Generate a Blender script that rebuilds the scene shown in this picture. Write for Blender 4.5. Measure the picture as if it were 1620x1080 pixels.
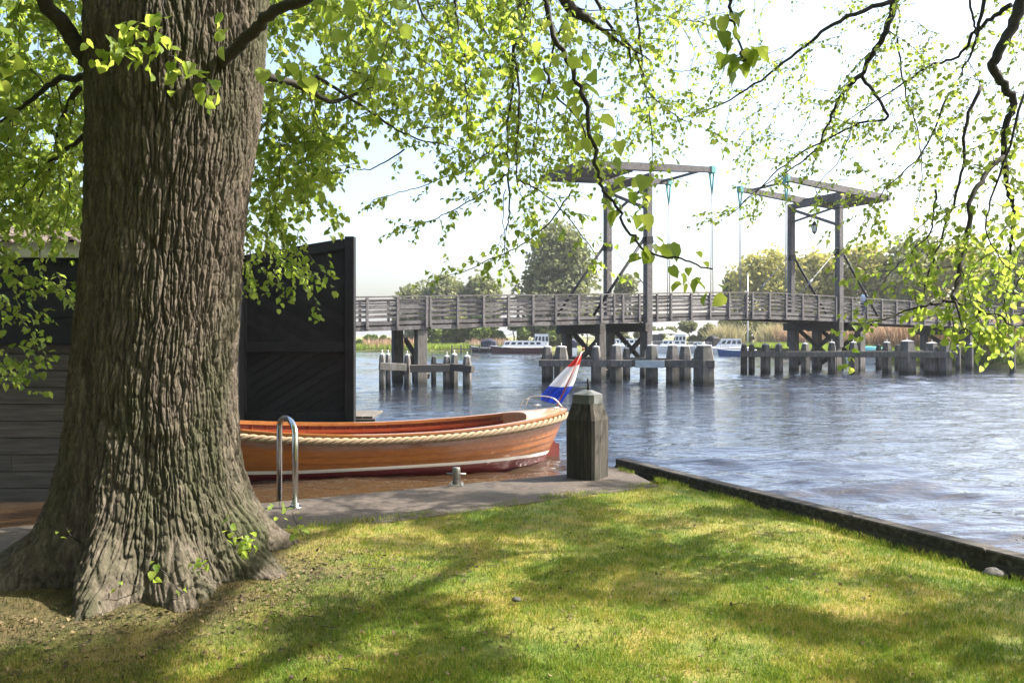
import bpy, math, random
import numpy as np
from mathutils import Vector, Matrix, noise as mnoise

R = math.radians
rnd = random.Random(7)
rng = np.random.default_rng(7)
for o in list(bpy.data.objects):
    bpy.data.objects.remove(o)
scene = bpy.context.scene
COL = scene.collection

# ------------------------------------------------------------------ camera, sky, sun, exposure
F, EYE, HOR = 1264.0, 2.4, 530.0        # focal length in photo pixels, eye height over the water, horizon row
cam = bpy.data.cameras.new('camera')
cam.sensor_width = 36.0
cam.lens = F / 1620 * 36
cam.shift_y = (HOR - 540) / 1620
cam.clip_start = 0.05
cam.clip_end = 8000
camo = bpy.data.objects.new('camera', cam)
camo.location = (0, 0, EYE)
camo.rotation_euler = (R(90), 0, 0)
COL.objects.link(camo)
scene.camera = camo

SUN_EL, SUN_AZ = R(45), R(82)           # azimuth clockwise from +Y (the view direction)
S = Vector((math.cos(SUN_EL) * math.sin(SUN_AZ), math.cos(SUN_EL) * math.cos(SUN_AZ), math.sin(SUN_EL)))
world = bpy.data.worlds.new('World')
scene.world = world
world.use_nodes = True
wn = world.node_tree
for n in list(wn.nodes):
    wn.nodes.remove(n)
wo = wn.nodes.new('ShaderNodeOutputWorld')
wb = wn.nodes.new('ShaderNodeBackground')
ws = wn.nodes.new('ShaderNodeTexSky')
ws.sky_type = 'NISHITA'
ws.sun_disc = False
ws.sun_elevation = SUN_EL
ws.sun_rotation = SUN_AZ
ws.air_density = 1.0
ws.dust_density = 4.2
ws.ozone_density = 1.0
wb.inputs['Strength'].default_value = 0.14
wn.links.new(ws.outputs[0], wb.inputs[0])
wn.links.new(wb.outputs[0], wo.inputs[0])
sl = bpy.data.lights.new('sun', 'SUN')
sl.energy = 5.0
sl.angle = R(0.53)
sl.color = (1.0, 0.95, 0.86)
so = bpy.data.objects.new('sun', sl)
so.rotation_euler = S.to_track_quat('Z', 'Y').to_euler()
so.location = (20, 0, 30)
COL.objects.link(so)
vs = scene.view_settings
vs.view_transform = 'Standard'
vs.look = 'None'
vs.exposure = 1.62
vs.gamma = 1.0
try:
    scene.cycles.max_bounces = 8
    scene.cycles.transparent_max_bounces = 8
    scene.cycles.use_denoising = True
except Exception:
    pass

# ------------------------------------------------------------------ helpers
def at(px, py, d):
    return Vector(((px - 810) / F * d, d, EYE - (py - HOR) / F * d))

def onz(px, py, z):
    return at(px, py, (EYE - z) * F / (py - HOR))

BASE = {}

def tag(o, label=None, cat=None, group=None, kind=None):
    if label: o['label'] = label
    if cat: o['category'] = cat
    if group: o['group'] = group
    if kind: o['kind'] = kind
    return o

def thing(name, label, cat, loc, group=None):
    o = bpy.data.objects.new(name, None)
    o.empty_display_size = 0.2
    COL.objects.link(o)
    o.location = loc
    BASE[o.name] = Vector(loc)
    return tag(o, label, cat, group)

def link(name, me, parent=None, base=None):
    o = bpy.data.objects.new(name, me)
    COL.objects.link(o)
    if parent is not None:
        o.parent = parent
        BASE[o.name] = BASE[parent.name]
    else:
        BASE[o.name] = Vector(base) if base is not None else Vector((0, 0, 0))
        o.location = BASE[o.name]
    return o

def np_mesh(name, V, quads=None, tris=None, mats=(), parent=None, smooth=True, base=None, attrs=None, qm=None):
    """one mesh object from numpy arrays"""
    V = np.asarray(V, dtype=np.float64)
    b = BASE[parent.name] if parent is not None else (Vector(base) if base is not None else Vector((0, 0, 0)))
    V = V - np.array(b)
    me = bpy.data.meshes.new(name)
    me.vertices.add(len(V))
    me.vertices.foreach_set('co', V.astype(np.float32).ravel())
    nq = 0 if quads is None else len(quads)
    nt = 0 if tris is None else len(tris)
    idx = []
    if nq: idx.append(np.asarray(quads, np.int32).ravel())
    if nt: idx.append(np.asarray(tris, np.int32).ravel())
    idx = np.concatenate(idx)
    me.loops.add(len(idx))
    me.loops.foreach_set('vertex_index', idx)
    me.polygons.add(nq + nt)
    st = np.concatenate([np.arange(nq) * 4, nq * 4 + np.arange(nt) * 3]).astype(np.int32)
    me.polygons.foreach_set('loop_start', st)
    if qm is not None:
        me.polygons.foreach_set('material_index', np.asarray(qm, np.int32))
    me.polygons.foreach_set('use_smooth', np.full(nq + nt, smooth, dtype=bool))
    for m in mats:
        me.materials.append(m)
    if attrs:
        for k, a in attrs.items():
            at_ = me.attributes.new(k, 'FLOAT', 'POINT')
            at_.data.foreach_set('value', np.asarray(a, np.float32))
    me.update(calc_edges=True)
    me.validate()
    return link(name, me, parent, b)

class MB:
    """collects shapes, links them as ONE mesh object"""
    def __init__(s):
        s.v, s.f, s.sm, s.mi, s.cur = [], [], [], [], 0
    def add(s, vs, fs, smooth=False):
        n = len(s.v)
        s.v += [tuple(v) for v in vs]
        s.f += [tuple(i + n for i in f) for f in fs]
        s.sm += [smooth] * len(fs)
        s.mi += [s.cur] * len(fs)
        return s
    def box(s, c, ex, ey, ez, bev=0.0):
        """box from centre and three half-axis vectors, edges chamfered by bev (metres)"""
        c, ex, ey, ez = Vector(c), Vector(ex), Vector(ey), Vector(ez)
        if bev <= 0:
            vs = [c + ex * i + ey * j + ez * k for k in (-1, 1) for j in (-1, 1) for i in (-1, 1)]
            return s.add(vs, [(0, 2, 3, 1), (4, 5, 7, 6), (0, 1, 5, 4), (2, 6, 7, 3), (0, 4, 6, 2), (1, 3, 7, 5)])
        L = [ex.length, ey.length, ez.length]
        b = [max(0.0, 1 - bev / l) for l in L]
        vs, ix = [], {}
        for k in (-1, 1):
            for j in (-1, 1):
                for i in (-1, 1):
                    for a in range(3):
                        q = [i * b[0], j * b[1], k * b[2]]
                        q[a] = (i, j, k)[a]
                        ix[(i, j, k, a)] = len(vs)
                        vs.append(c + ex * q[0] + ey * q[1] + ez * q[2])
        fs = []
        for a in range(3):
            o1, o2 = [x for x in range(3) if x != a]
            for sg in (-1, 1):
                loop = []
                for (p, q) in ((-1, -1), (1, -1), (1, 1), (-1, 1)):
                    k = [0, 0, 0]; k[a] = sg; k[o1] = p; k[o2] = q
                    loop.append(ix[(*k, a)])
                fs.append(loop if (sg == 1) == (a != 1) else loop[::-1])
        for a in range(3):
            o1, o2 = [x for x in range(3) if x != a]
            for p in (-1, 1):
                for q in (-1, 1):
                    k0 = [0, 0, 0]; k0[a] = -1; k0[o1] = p; k0[o2] = q
                    k1 = list(k0); k1[a] = 1
                    loop = [ix[(*k0, o1)], ix[(*k1, o1)], ix[(*k1, o2)], ix[(*k0, o2)]]
                    fs.append(loop)
        for i in (-1, 1):
            for j in (-1, 1):
                for k in (-1, 1):
                    fs.append([ix[(i, j, k, 0)], ix[(i, j, k, 1)], ix[(i, j, k, 2)]])
        return s.add(vs, fs)
    def bar(s, a, b, w, h, up=(0, 0, 1), bev=0.0):
        """square timber from a to b"""
        a, b = Vector(a), Vector(b)
        d = (b - a)
        l = d.length
        d.normalize()
        up = Vector(up)
        if abs(d.dot(up)) > 0.98: up = Vector((1, 0, 0))
        sx = d.cross(up).normalized()
        uz = sx.cross(d).normalized()
        return s.box((a + b) / 2, d * l / 2, sx * w / 2, uz * h / 2, bev)
    def tube(s, pts, rad, n=8, cap=True, smooth=True):
        pts = [Vector(p) for p in pts]
        m = len(pts)
        rad = rad if isinstance(rad, (list, tuple)) else [rad] * m
        t0 = (pts[1] - pts[0]).normalized()
        u = t0.orthogonal().normalized()
        vs, fs = [], []
        for i in range(m):
            t = (pts[min(i + 1, m - 1)] - pts[max(i - 1, 0)]).normalized()
            u = (u - t * u.dot(t))
            if u.length < 1e-6: u = t.orthogonal()
            u.normalize()
            w = t.cross(u)
            for k in range(n):
                a = 2 * math.pi * k / n
                vs.append(pts[i] + (u * math.cos(a) + w * math.sin(a)) * rad[i])
        for i in range(m - 1):
            for k in range(n):
                k2 = (k + 1) % n
                fs.append((i * n + k, i * n + k2, (i + 1) * n + k2, (i + 1) * n + k))
        s.add(vs, fs, smooth)
        if cap:
            base = len(s.v) - len(vs)
            s.f += [tuple(base + k for k in reversed(range(n))), tuple(base + (m - 1) * n + k for k in range(n))]
            s.sm += [False, False]
            s.mi += [s.cur] * 2
        return s
    def rings(s, rings, cap=True, smooth=False):
        """loft through closed rings with the same number of points"""
        n = len(rings[0])
        vs = [p for r in rings for p in r]
        fs = []
        for i in range(len(rings) - 1):
            for k in range(n):
                k2 = (k + 1) % n
                fs.append((i * n + k, i * n + k2, (i + 1) * n + k2, (i + 1) * n + k))
        s.add(vs, fs, smooth)
        if cap:
            base = len(s.v) - len(vs)
            s.f += [tuple(base + k for k in reversed(range(n))), tuple(base + (len(rings) - 1) * n + k for k in range(n))]
            s.sm += [False, False]
            s.mi += [s.cur] * 2
        return s
    def grid(s, rows, smooth=True, close=False):
        n = len(rows[0])
        vs = [p for r in rows for p in r]
        fs = []
        for i in range(len(rows) - 1):
            for k in range(n - 1 if not close else n):
                k2 = (k + 1) % n
                fs.append((i * n + k, i * n + k2, (i + 1) * n + k2, (i + 1) * n + k))
        return s.add(vs, fs, smooth)
    def build(s, name, mats, parent=None, base=None):
        me = bpy.data.meshes.new(name)
        b = BASE[parent.name] if parent is not None else (Vector(base) if base is not None else Vector((0, 0, 0)))
        me.from_pydata([tuple(Vector(v) - b) for v in s.v], [], s.f)
        me.polygons.foreach_set('use_smooth', s.sm)
        me.polygons.foreach_set('material_index', s.mi)
        for m in (mats if isinstance(mats, (list, tuple)) else [mats]):
            me.materials.append(m)
        me.update()
        return link(name, me, parent, b)

def copy_part(o, parent, name=None):
    c = o.copy()
    COL.objects.link(c)
    c.parent = parent
    BASE[c.name] = BASE[parent.name]
    return c

def catmull(pts, k=4):
    pts = [Vector(p) for p in pts]
    if len(pts) < 3:
        return [pts[0].lerp(pts[-1], i / k) for i in range(k + 1)]
    P = [pts[0] * 2 - pts[1]] + pts + [pts[-1] * 2 - pts[-2]]
    out = []
    for i in range(1, len(P) - 2):
        for j in range(k):
            t = j / k
            a, b, c, d = P[i - 1], P[i], P[i + 1], P[i + 2]
            out.append(0.5 * ((2 * b) + (c - a) * t + (2 * a - 5 * b + 4 * c - d) * t * t + (3 * b - a - 3 * c + d) * t ** 3))
    out.append(pts[-1])
    return out

def interp(x, xs, ys):
    return float(np.interp(x, xs, ys))

# ------------------------------------------------------------------ materials
def nodes(name):
    m = bpy.data.materials.new(name)
    m.use_nodes = True
    t = m.node_tree
    return m, t, t.nodes['Principled BSDF'], t.nodes['Material Output']

def N(t, typ, **kw):
    n = t.nodes.new(typ)
    for k, v in kw.items():
        if k in n.inputs: n.inputs[k].default_value = v
        else: setattr(n, k, v)
    return n

def ramp(t, fac, stops):
    r = t.nodes.new('ShaderNodeValToRGB')
    el = r.color_ramp.elements
    while len(el) > 1: el.remove(el[-1])
    el[0].position, el[0].color = stops[0][0], (*stops[0][1], 1)
    for p, c in stops[1:]:
        e = el.new(p)
        e.color = (*c, 1)
    t.links.new(fac, r.inputs[0])
    return r.outputs[0]

def coords(t, scale=(1, 1, 1), rot=(0, 0, 0)):
    tc = t.nodes.new('ShaderNodeTexCoord')
    mp = t.nodes.new('ShaderNodeMapping')
    mp.inputs['Scale'].default_value = scale
    mp.inputs['Rotation'].default_value = rot
    t.links.new(tc.outputs['Object'], mp.inputs[0])
    return mp.outputs[0]

def surf(name, cols, scale=(4, 4, 4), nscale=1.0, rough=0.7, bump=0.3, bdist=0.01, detail=6, rot=(0, 0, 0), metallic=0.0,
         stain=None, island=0.0, coat=0.0, spec=None, distort=0.0):
    """procedural surface: ramp of noise over object coordinates, optional large stains, optional tint per board"""
    m, t, bs, out = nodes(name)
    co = coords(t, scale, rot)
    no = N(t, 'ShaderNodeTexNoise', Scale=nscale, Detail=detail, Roughness=0.62, Distortion=distort)
    t.links.new(co, no.inputs['Vector'])
    k = len(cols)
    c = ramp(t, no.outputs[0], [(0.3 + 0.4 * i / max(1, k - 1), q) for i, q in enumerate(cols)])
    if stain:
        col, sc, lo, hi = stain
        co2 = coords(t, (sc, sc, sc))
        n2 = N(t, 'ShaderNodeTexNoise', Scale=1.0, Detail=4.0, Roughness=0.6)
        t.links.new(co2, n2.inputs['Vector'])
        fr = ramp(t, n2.outputs[0], [(lo, (0, 0, 0)), (hi, (1, 1, 1))])
        mx = N(t, 'ShaderNodeMix', data_type='RGBA')
        t.links.new(fr, mx.inputs[0]); t.links.new(c, mx.inputs[6]); mx.inputs[7].default_value = (*col, 1)
        c = mx.outputs[2]
    if island > 0:
        g = t.nodes.new('ShaderNodeNewGeometry')
        oi = t.nodes.new('ShaderNodeObjectInfo')
        ad = N(t, 'ShaderNodeMath', operation='ADD')
        t.links.new(g.outputs['Random Per Island'], ad.inputs[0]); t.links.new(oi.outputs['Random'], ad.inputs[1])
        fr2 = N(t, 'ShaderNodeMath', operation='FRACT'); t.links.new(ad.outputs[0], fr2.inputs[0])
        mr = N(t, 'ShaderNodeMapRange'); mr.inputs[3].default_value = 1 - island; mr.inputs[4].default_value = 1 + island
        t.links.new(fr2.outputs[0], mr.inputs[0])
        hs = N(t, 'ShaderNodeHueSaturation')
        t.links.new(mr.outputs[0], hs.inputs['Value']); t.links.new(c, hs.inputs['Color'])
        c = hs.outputs[0]
    t.links.new(c, bs.inputs['Base Color'])
    bs.inputs['Roughness'].default_value = rough
    bs.inputs['Metallic'].default_value = metallic
    if coat: bs.inputs['Coat Weight'].default_value = coat; bs.inputs['Coat Roughness'].default_value = 0.08
    if spec is not None: bs.inputs['Specular IOR Level'].default_value = spec
    if bump:
        b = N(t, 'ShaderNodeBump', Strength=bump, Distance=bdist)
        t.links.new(no.outputs[0], b.inputs['Height']); t.links.new(b.outputs[0], bs.inputs['Normal'])
    return m

def leafmat(name, c1, c2, tr, trmix=0.5, hue=0.02, vmin=0.7, vmax=1.3, rough=0.5, attr=None):
    m, t, bs, out = nodes(name)
    a = N(t, 'ShaderNodeAttribute', attribute_name='tint')
    mx = N(t, 'ShaderNodeMix', data_type='RGBA')
    t.links.new(a.outputs['Fac'], mx.inputs[0])
    mx.inputs[6].default_value = (*c1, 1); mx.inputs[7].default_value = (*c2, 1)
    t.links.new(mx.outputs[2], bs.inputs['Base Color'])
    bs.inputs['Roughness'].default_value = rough
    bs.inputs['Specular IOR Level'].default_value = 0.35
    tb = t.nodes.new('ShaderNodeBsdfTranslucent')
    mx2 = N(t, 'ShaderNodeMix', data_type='RGBA')
    t.links.new(a.outputs['Fac'], mx2.inputs[0])
    mx2.inputs[6].default_value = (*tr[0], 1); mx2.inputs[7].default_value = (*tr[1], 1)
    t.links.new(mx2.outputs[2], tb.inputs[0])
    ms = N(t, 'ShaderNodeMixShader'); ms.inputs[0].default_value = trmix
    t.links.new(bs.outputs[0], ms.inputs[1]); t.links.new(tb.outputs[0], ms.inputs[2])
    t.links.new(ms.outputs[0], out.inputs['Surface'])
    return m

M = {}
M['leaf'] = leafmat('linden_leaf', (0.10, 0.165, 0.024), (0.20, 0.265, 0.04), ((0.30, 0.44, 0.045), (0.56, 0.63, 0.11)), 0.55)
M['leaf_far'] = leafmat('tree_leaf_olive', (0.12, 0.135, 0.06), (0.24, 0.25, 0.11), ((0.15, 0.18, 0.06), (0.28, 0.30, 0.11)), 0.35, rough=0.7)
M['leaf_willow'] = leafmat('tree_leaf_willow', (0.24, 0.245, 0.07), (0.46, 0.42, 0.14), ((0.30, 0.30, 0.07), (0.52, 0.47, 0.13)), 0.4, rough=0.7)
M['leaf_bush'] = leafmat('bush_leaf', (0.06, 0.10, 0.02), (0.15, 0.20, 0.04), ((0.10, 0.17, 0.02), (0.22, 0.28, 0.04)), 0.35, rough=0.7)
M['grass'] = None
M['reed'] = leafmat('reed', (0.30, 0.19, 0.115), (0.50, 0.34, 0.22), ((0.3, 0.2, 0.12), (0.45, 0.32, 0.2)), 0.25, rough=0.8)
M['reed_pale'] = leafmat('plume_straw', (0.30, 0.26, 0.12), (0.52, 0.46, 0.26), ((0.3, 0.26, 0.12), (0.45, 0.4, 0.22)), 0.25, rough=0.8)
M['reedgrass'] = leafmat('bank_grass', (0.16, 0.24, 0.03), (0.34, 0.40, 0.07), ((0.2, 0.3, 0.03), (0.35, 0.42, 0.06)), 0.35, rough=0.8)
M['bark_bg'] = surf('far_bark', [(0.06, 0.05, 0.04), (0.12, 0.10, 0.08)], (3, 3, 1), rough=0.9)
M['twig'] = surf('twig_bark', [(0.018, 0.015, 0.012), (0.05, 0.042, 0.035)], (30, 30, 30), rough=0.9, bump=0.2, bdist=0.003)
M['wood'] = surf('weathered_timber', [(0.060, 0.055, 0.052), (0.104, 0.096, 0.093), (0.16, 0.15, 0.146)], (7, 7, 9), rough=0.85, bump=0.4, bdist=0.008, island=0.22,
                 stain=((0.042, 0.038, 0.03), 0.8, 0.52, 0.8))
M['wood_pale'] = surf('pale_timber', [(0.06, 0.05, 0.04), (0.11, 0.095, 0.078)], (2, 2, 20), rough=0.85, bump=0.3)  # timber tone for the landing boards and one fender board
M['pile'] = surf('fender_timber', [(0.05, 0.046, 0.040), (0.095, 0.088, 0.08), (0.15, 0.14, 0.13)], (9, 9, 1.6), rough=0.85, bump=0.5, bdist=0.01, island=0.2,
                 stain=((0.05, 0.055, 0.035), 0.9, 0.5, 0.75))
M['wood_dark'] = surf('dark_timber', [(0.03, 0.026, 0.022), (0.075, 0.066, 0.056)], (6, 6, 8), rough=0.85, bump=0.4, bdist=0.008, island=0.2)
M['iron'] = surf('black_iron', [(0.006, 0.006, 0.007), (0.015, 0.015, 0.017)], (9, 9, 9), rough=0.6, bump=0.1, spec=0.25)
M['verdigris'] = surf('green_strap', [(0.05, 0.22, 0.20), (0.12, 0.36, 0.33)], (9, 9, 9), rough=0.7, bump=0.1)
M['steelrod'] = surf('grey_rod', [(0.17, 0.18, 0.20), (0.26, 0.28, 0.30)], (9, 9, 9), rough=0.55, bump=0.05, metallic=0.2)
M['plate'] = surf('galvanised_plate', [(0.28, 0.32, 0.34), (0.42, 0.46, 0.48)], (5, 5, 5), rough=0.5, bump=0.1)
M['white'] = surf('white_paint', [(0.66, 0.66, 0.64), (0.82, 0.82, 0.80)], (4, 4, 4), rough=0.4, bump=0.05)
M['capwhite'] = surf('pale_pile_cap', [(0.34, 0.34, 0.32), (0.62, 0.62, 0.6)], (6, 6, 6), rough=0.7, bump=0.2)
M['bluehull'] = surf('blue_hull_paint', [(0.02, 0.07, 0.2), (0.03, 0.1, 0.28)], (3, 3, 3), rough=0.3, bump=0.02)
M['navy'] = surf('navy_canvas', [(0.012, 0.016, 0.035), (0.025, 0.03, 0.06)], (6, 6, 6), rough=0.8, bump=0.2)
M['redhull'] = surf('dark_red_hull', [(0.055, 0.02, 0.025), (0.09, 0.03, 0.035)], (3, 3, 3), rough=0.4, bump=0.02)
M['teal'] = surf('turquoise_cover', [(0.05, 0.3, 0.36), (0.1, 0.42, 0.5)], (3, 3, 3), rough=0.6, bump=0.1)
M['glass'] = surf('dark_window', [(0.015, 0.02, 0.025), (0.03, 0.04, 0.045)], (2, 2, 2), rough=0.08, bump=0.0)
M['steel'] = surf('stainless_steel', [(0.55, 0.55, 0.53), (0.68, 0.68, 0.66)], (20, 20, 3), rough=0.22, bump=0.05, metallic=1.0)
M['galv'] = surf('worn_galvanised_steel', [(0.18, 0.175, 0.155), (0.28, 0.275, 0.25)], (30, 30, 30), rough=0.45, bump=0.1, metallic=0.7)
M['concrete'] = surf('quay_concrete', [(0.032, 0.023, 0.016), (0.068, 0.052, 0.040), (0.14, 0.112, 0.088)], (2.5, 6.5, 2.5), nscale=6.0, rot=(0, 0, R(-30)), rough=0.92, bump=0.35, bdist=0.006, detail=12,
                     stain=((0.045, 0.039, 0.03), 1.3, 0.5, 0.72))
M['beam'] = surf('quay_timber', [(0.010, 0.008, 0.0065), (0.03, 0.025, 0.02), (0.10, 0.088, 0.072)], (3, 22, 22), rot=(0, 0, R(63)), rough=0.85, bump=0.6, bdist=0.01, detail=10)
M['post'] = surf('oak_post', [(0.013, 0.011, 0.008), (0.036, 0.030, 0.023), (0.085, 0.073, 0.058)], (26, 26, 1.6), rough=0.9, bump=0.7, bdist=0.012, detail=10,
                 stain=((0.026, 0.028, 0.015), 3.0, 0.5, 0.75))
M['leadcap'] = surf('grey_green_metal_cap', [(0.07, 0.074, 0.07), (0.115, 0.121, 0.115)], (10, 10, 10), rough=0.6, bump=0.15)
M['blackpaint'] = surf('black_tarred_boards', [(0.006, 0.0068, 0.008), (0.016, 0.0175, 0.020)], (5, 5, 5), rough=0.6, bump=0.25, island=0.3, spec=0.3)
M['browncladding'] = surf('weathered_cladding', [(0.045, 0.038, 0.034), (0.075, 0.065, 0.059), (0.115, 0.102, 0.094)], (1.4, 1.4, 26), rough=0.85, bump=0.45, bdist=0.006, island=0.18, detail=8)
M['fascia'] = surf('cream_fascia', [(0.55, 0.53, 0.48), (0.7, 0.68, 0.62)], (3, 3, 3), rough=0.6, bump=0.1)
M['tile'] = surf('clay_pantile', [(0.035, 0.026, 0.021), (0.075, 0.056, 0.046), (0.12, 0.095, 0.08)], (5, 5, 5), rough=0.85, bump=0.3, island=0.1)
M['stone'] = surf('pale_stone', [(0.022, 0.02, 0.018), (0.12, 0.113, 0.10)], (9, 9, 9), rough=0.85, bump=0.4)
M['soil'] = surf('dark_soil', [(0.025, 0.02, 0.014), (0.07, 0.055, 0.04)], (12, 12, 12), rough=0.95, bump=0.6, bdist=0.02)
M['rope'] = surf('manila_rope', [(0.17, 0.12, 0.07), (0.30, 0.225, 0.14)], (60, 60, 60), rough=0.85, bump=0.4, bdist=0.004)
M['skin'] = surf('skin', [(0.42, 0.25, 0.18), (0.5, 0.31, 0.23)], (9, 9, 9), rough=0.6, bump=0.0)
M['hair'] = surf('dark_hair', [(0.02, 0.015, 0.012), (0.04, 0.03, 0.025)], (40, 40, 40), rough=0.6, bump=0.2)
M['shirt'] = surf('light_blue_shirt', [(0.35, 0.47, 0.66), (0.5, 0.6, 0.76)], (9, 9, 9), rough=0.85, bump=0.2)
M['trousers'] = surf('dark_blue_trousers', [(0.03, 0.04, 0.09), (0.05, 0.065, 0.13)], (9, 9, 9), rough=0.85, bump=0.2)
M['lampglass'] = surf('clear_lantern_glass', [(0.5, 0.52, 0.52), (0.6, 0.62, 0.62)], (9, 9, 9), rough=0.1, bump=0.0)

def tide(m, z0=.10, z1=.42):
    t = m.node_tree; bs = t.nodes['Principled BSDF']
    src = bs.inputs['Base Color'].links[0].from_socket
    g = t.nodes.new('ShaderNodeNewGeometry'); sx = t.nodes.new('ShaderNodeSeparateXYZ'); t.links.new(g.outputs['Position'], sx.inputs[0])
    no = N(t, 'ShaderNodeTexNoise', Scale=3.0, Detail=3.0); t.links.new(g.outputs['Position'], no.inputs['Vector'])
    ma = N(t, 'ShaderNodeMath', operation='MULTIPLY_ADD'); ma.inputs[1].default_value = .35
    t.links.new(no.outputs[0], ma.inputs[0]); t.links.new(sx.outputs[2], ma.inputs[2])
    mr = N(t, 'ShaderNodeMapRange'); mr.inputs[1].default_value = z0 + .17; mr.inputs[2].default_value = z1 + .17; mr.inputs[3].default_value = 1; mr.inputs[4].default_value = 0
    t.links.new(ma.outputs[0], mr.inputs[0])
    mx = N(t, 'ShaderNodeMix', data_type='RGBA'); t.links.new(mr.outputs[0], mx.inputs[0]); t.links.new(src, mx.inputs[6]); mx.inputs[7].default_value = (.012, .013, .008, 1)
    t.links.new(mx.outputs[2], bs.inputs['Base Color'])
tide(M['pile'])

def varnish(name, zred=None):
    """varnished planks; the boot stripe and the red bottom paint are real paint lines at a fixed height on the hull"""
    m, t, bs, out = nodes(name)
    co = coords(t, (1.2, 14, 14), (0, 0, 0))
    no = N(t, 'ShaderNodeTexNoise', Scale=1.5, Detail=8.0, Roughness=0.6, Distortion=0.4)
    t.links.new(co, no.inputs['Vector'])
    if zred is None:
        c = ramp(t, no.outputs[0], [(0.3, (0.17, 0.028, 0.010)), (0.7, (0.30, 0.058, 0.02))])
    else:
        c = ramp(t, no.outputs[0], [(0.28, (0.20, 0.058, 0.008)), (0.5, (0.25, 0.078, 0.011)), (0.72, (0.31, 0.105, 0.017))])
        g = t.nodes.new('ShaderNodeNewGeometry')
        hs = N(t, 'ShaderNodeHueSaturation')
        mr = N(t, 'ShaderNodeMapRange'); mr.inputs[3].default_value = 0.82; mr.inputs[4].default_value = 1.14
        t.links.new(g.outputs['Random Per Island'], mr.inputs[0]); t.links.new(mr.outputs[0], hs.inputs['Value']); t.links.new(c, hs.inputs['Color'])
        c = hs.outputs[0]
        tc = t.nodes.new('ShaderNodeTexCoord')
        sp = t.nodes.new('ShaderNodeSeparateXYZ'); t.links.new(tc.outputs['Object'], sp.inputs[0])
        # stripe follows the sheer a little: z minus a small rise to the ends is baked into the attribute 'wl'
        a = N(t, 'ShaderNodeAttribute', attribute_name='wl')
        def step(v):
            k = N(t, 'ShaderNodeMath', operation='LESS_THAN'); k.inputs[1].default_value = v
            t.links.new(a.outputs['Fac'], k.inputs[0]); return k.outputs[0]
        m1 = N(t, 'ShaderNodeMix', data_type='RGBA'); t.links.new(step(0.175), m1.inputs[0]); t.links.new(c, m1.inputs[6]); m1.inputs[7].default_value = (0.72, 0.68, 0.63, 1)
        m2 = N(t, 'ShaderNodeMix', data_type='RGBA'); t.links.new(step(0.115), m2.inputs[0]); t.links.new(m1.outputs[2], m2.inputs[6]); m2.inputs[7].default_value = (0.12, 0.016, 0.018, 1)
        c = m2.outputs[2]
    t.links.new(c, bs.inputs['Base Color'])
    bs.inputs['Roughness'].default_value = 0.32
    bs.inputs['Coat Weight'].default_value = 0.6
    bs.inputs['Coat Roughness'].default_value = 0.12
    b = N(t, 'ShaderNodeBump', Strength=0.12, Distance=0.004)
    t.links.new(no.outputs[0], b.inputs['Height']); t.links.new(b.outputs[0], bs.inputs['Normal'])
    return m
M['hull'] = varnish('varnished_hull', 0.1)
M['interior'] = varnish('varnished_red_interior')
M['deckwood'] = surf('pale_varnished_deck', [(0.34, 0.20, 0.095), (0.46, 0.31, 0.18)], (3, 20, 20), rough=0.3, bump=0.1, coat=0.5)
M['gunwale'] = surf('varnished_gunwale', [(0.24, 0.085, 0.022), (0.36, 0.15, 0.045)], (3, 16, 16), rough=0.3, bump=0.08, coat=0.5)
M['rudder'] = surf('red_brown_rudder', [(0.16, 0.03, 0.02), (0.22, 0.05, 0.035)], (4, 4, 4), rough=0.35, bump=0.05, coat=0.3)

def flagmat():
    m, t, bs, out = nodes('tricolour_cloth')
    a = N(t, 'ShaderNodeAttribute', attribute_name='stripe')
    r = t.nodes.new('ShaderNodeValToRGB'); r.color_ramp.interpolation = 'CONSTANT'
    e = r.color_ramp.elements
    e[0].position, e[0].color = 0.0, (0.62, 0.035, 0.02, 1)
    e[1].position, e[1].color = 1 / 3, (0.75, 0.74, 0.74, 1)
    q = e.new(2 / 3); q.color = (0.02, 0.06, 0.45, 1)
    t.links.new(a.outputs['Fac'], r.inputs[0])
    t.links.new(r.outputs[0], bs.inputs['Base Color'])
    bs.inputs['Roughness'].default_value = 0.8
    tb = t.nodes.new('ShaderNodeBsdfTranslucent'); t.links.new(r.outputs[0], tb.inputs[0])
    ms = N(t, 'ShaderNodeMixShader'); ms.inputs[0].default_value = 0.4
    t.links.new(bs.outputs[0], ms.inputs[1]); t.links.new(tb.outputs[0], ms.inputs[2]); t.links.new(ms.outputs[0], out.inputs['Surface'])
    return m
M['flag'] = flagmat()

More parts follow.
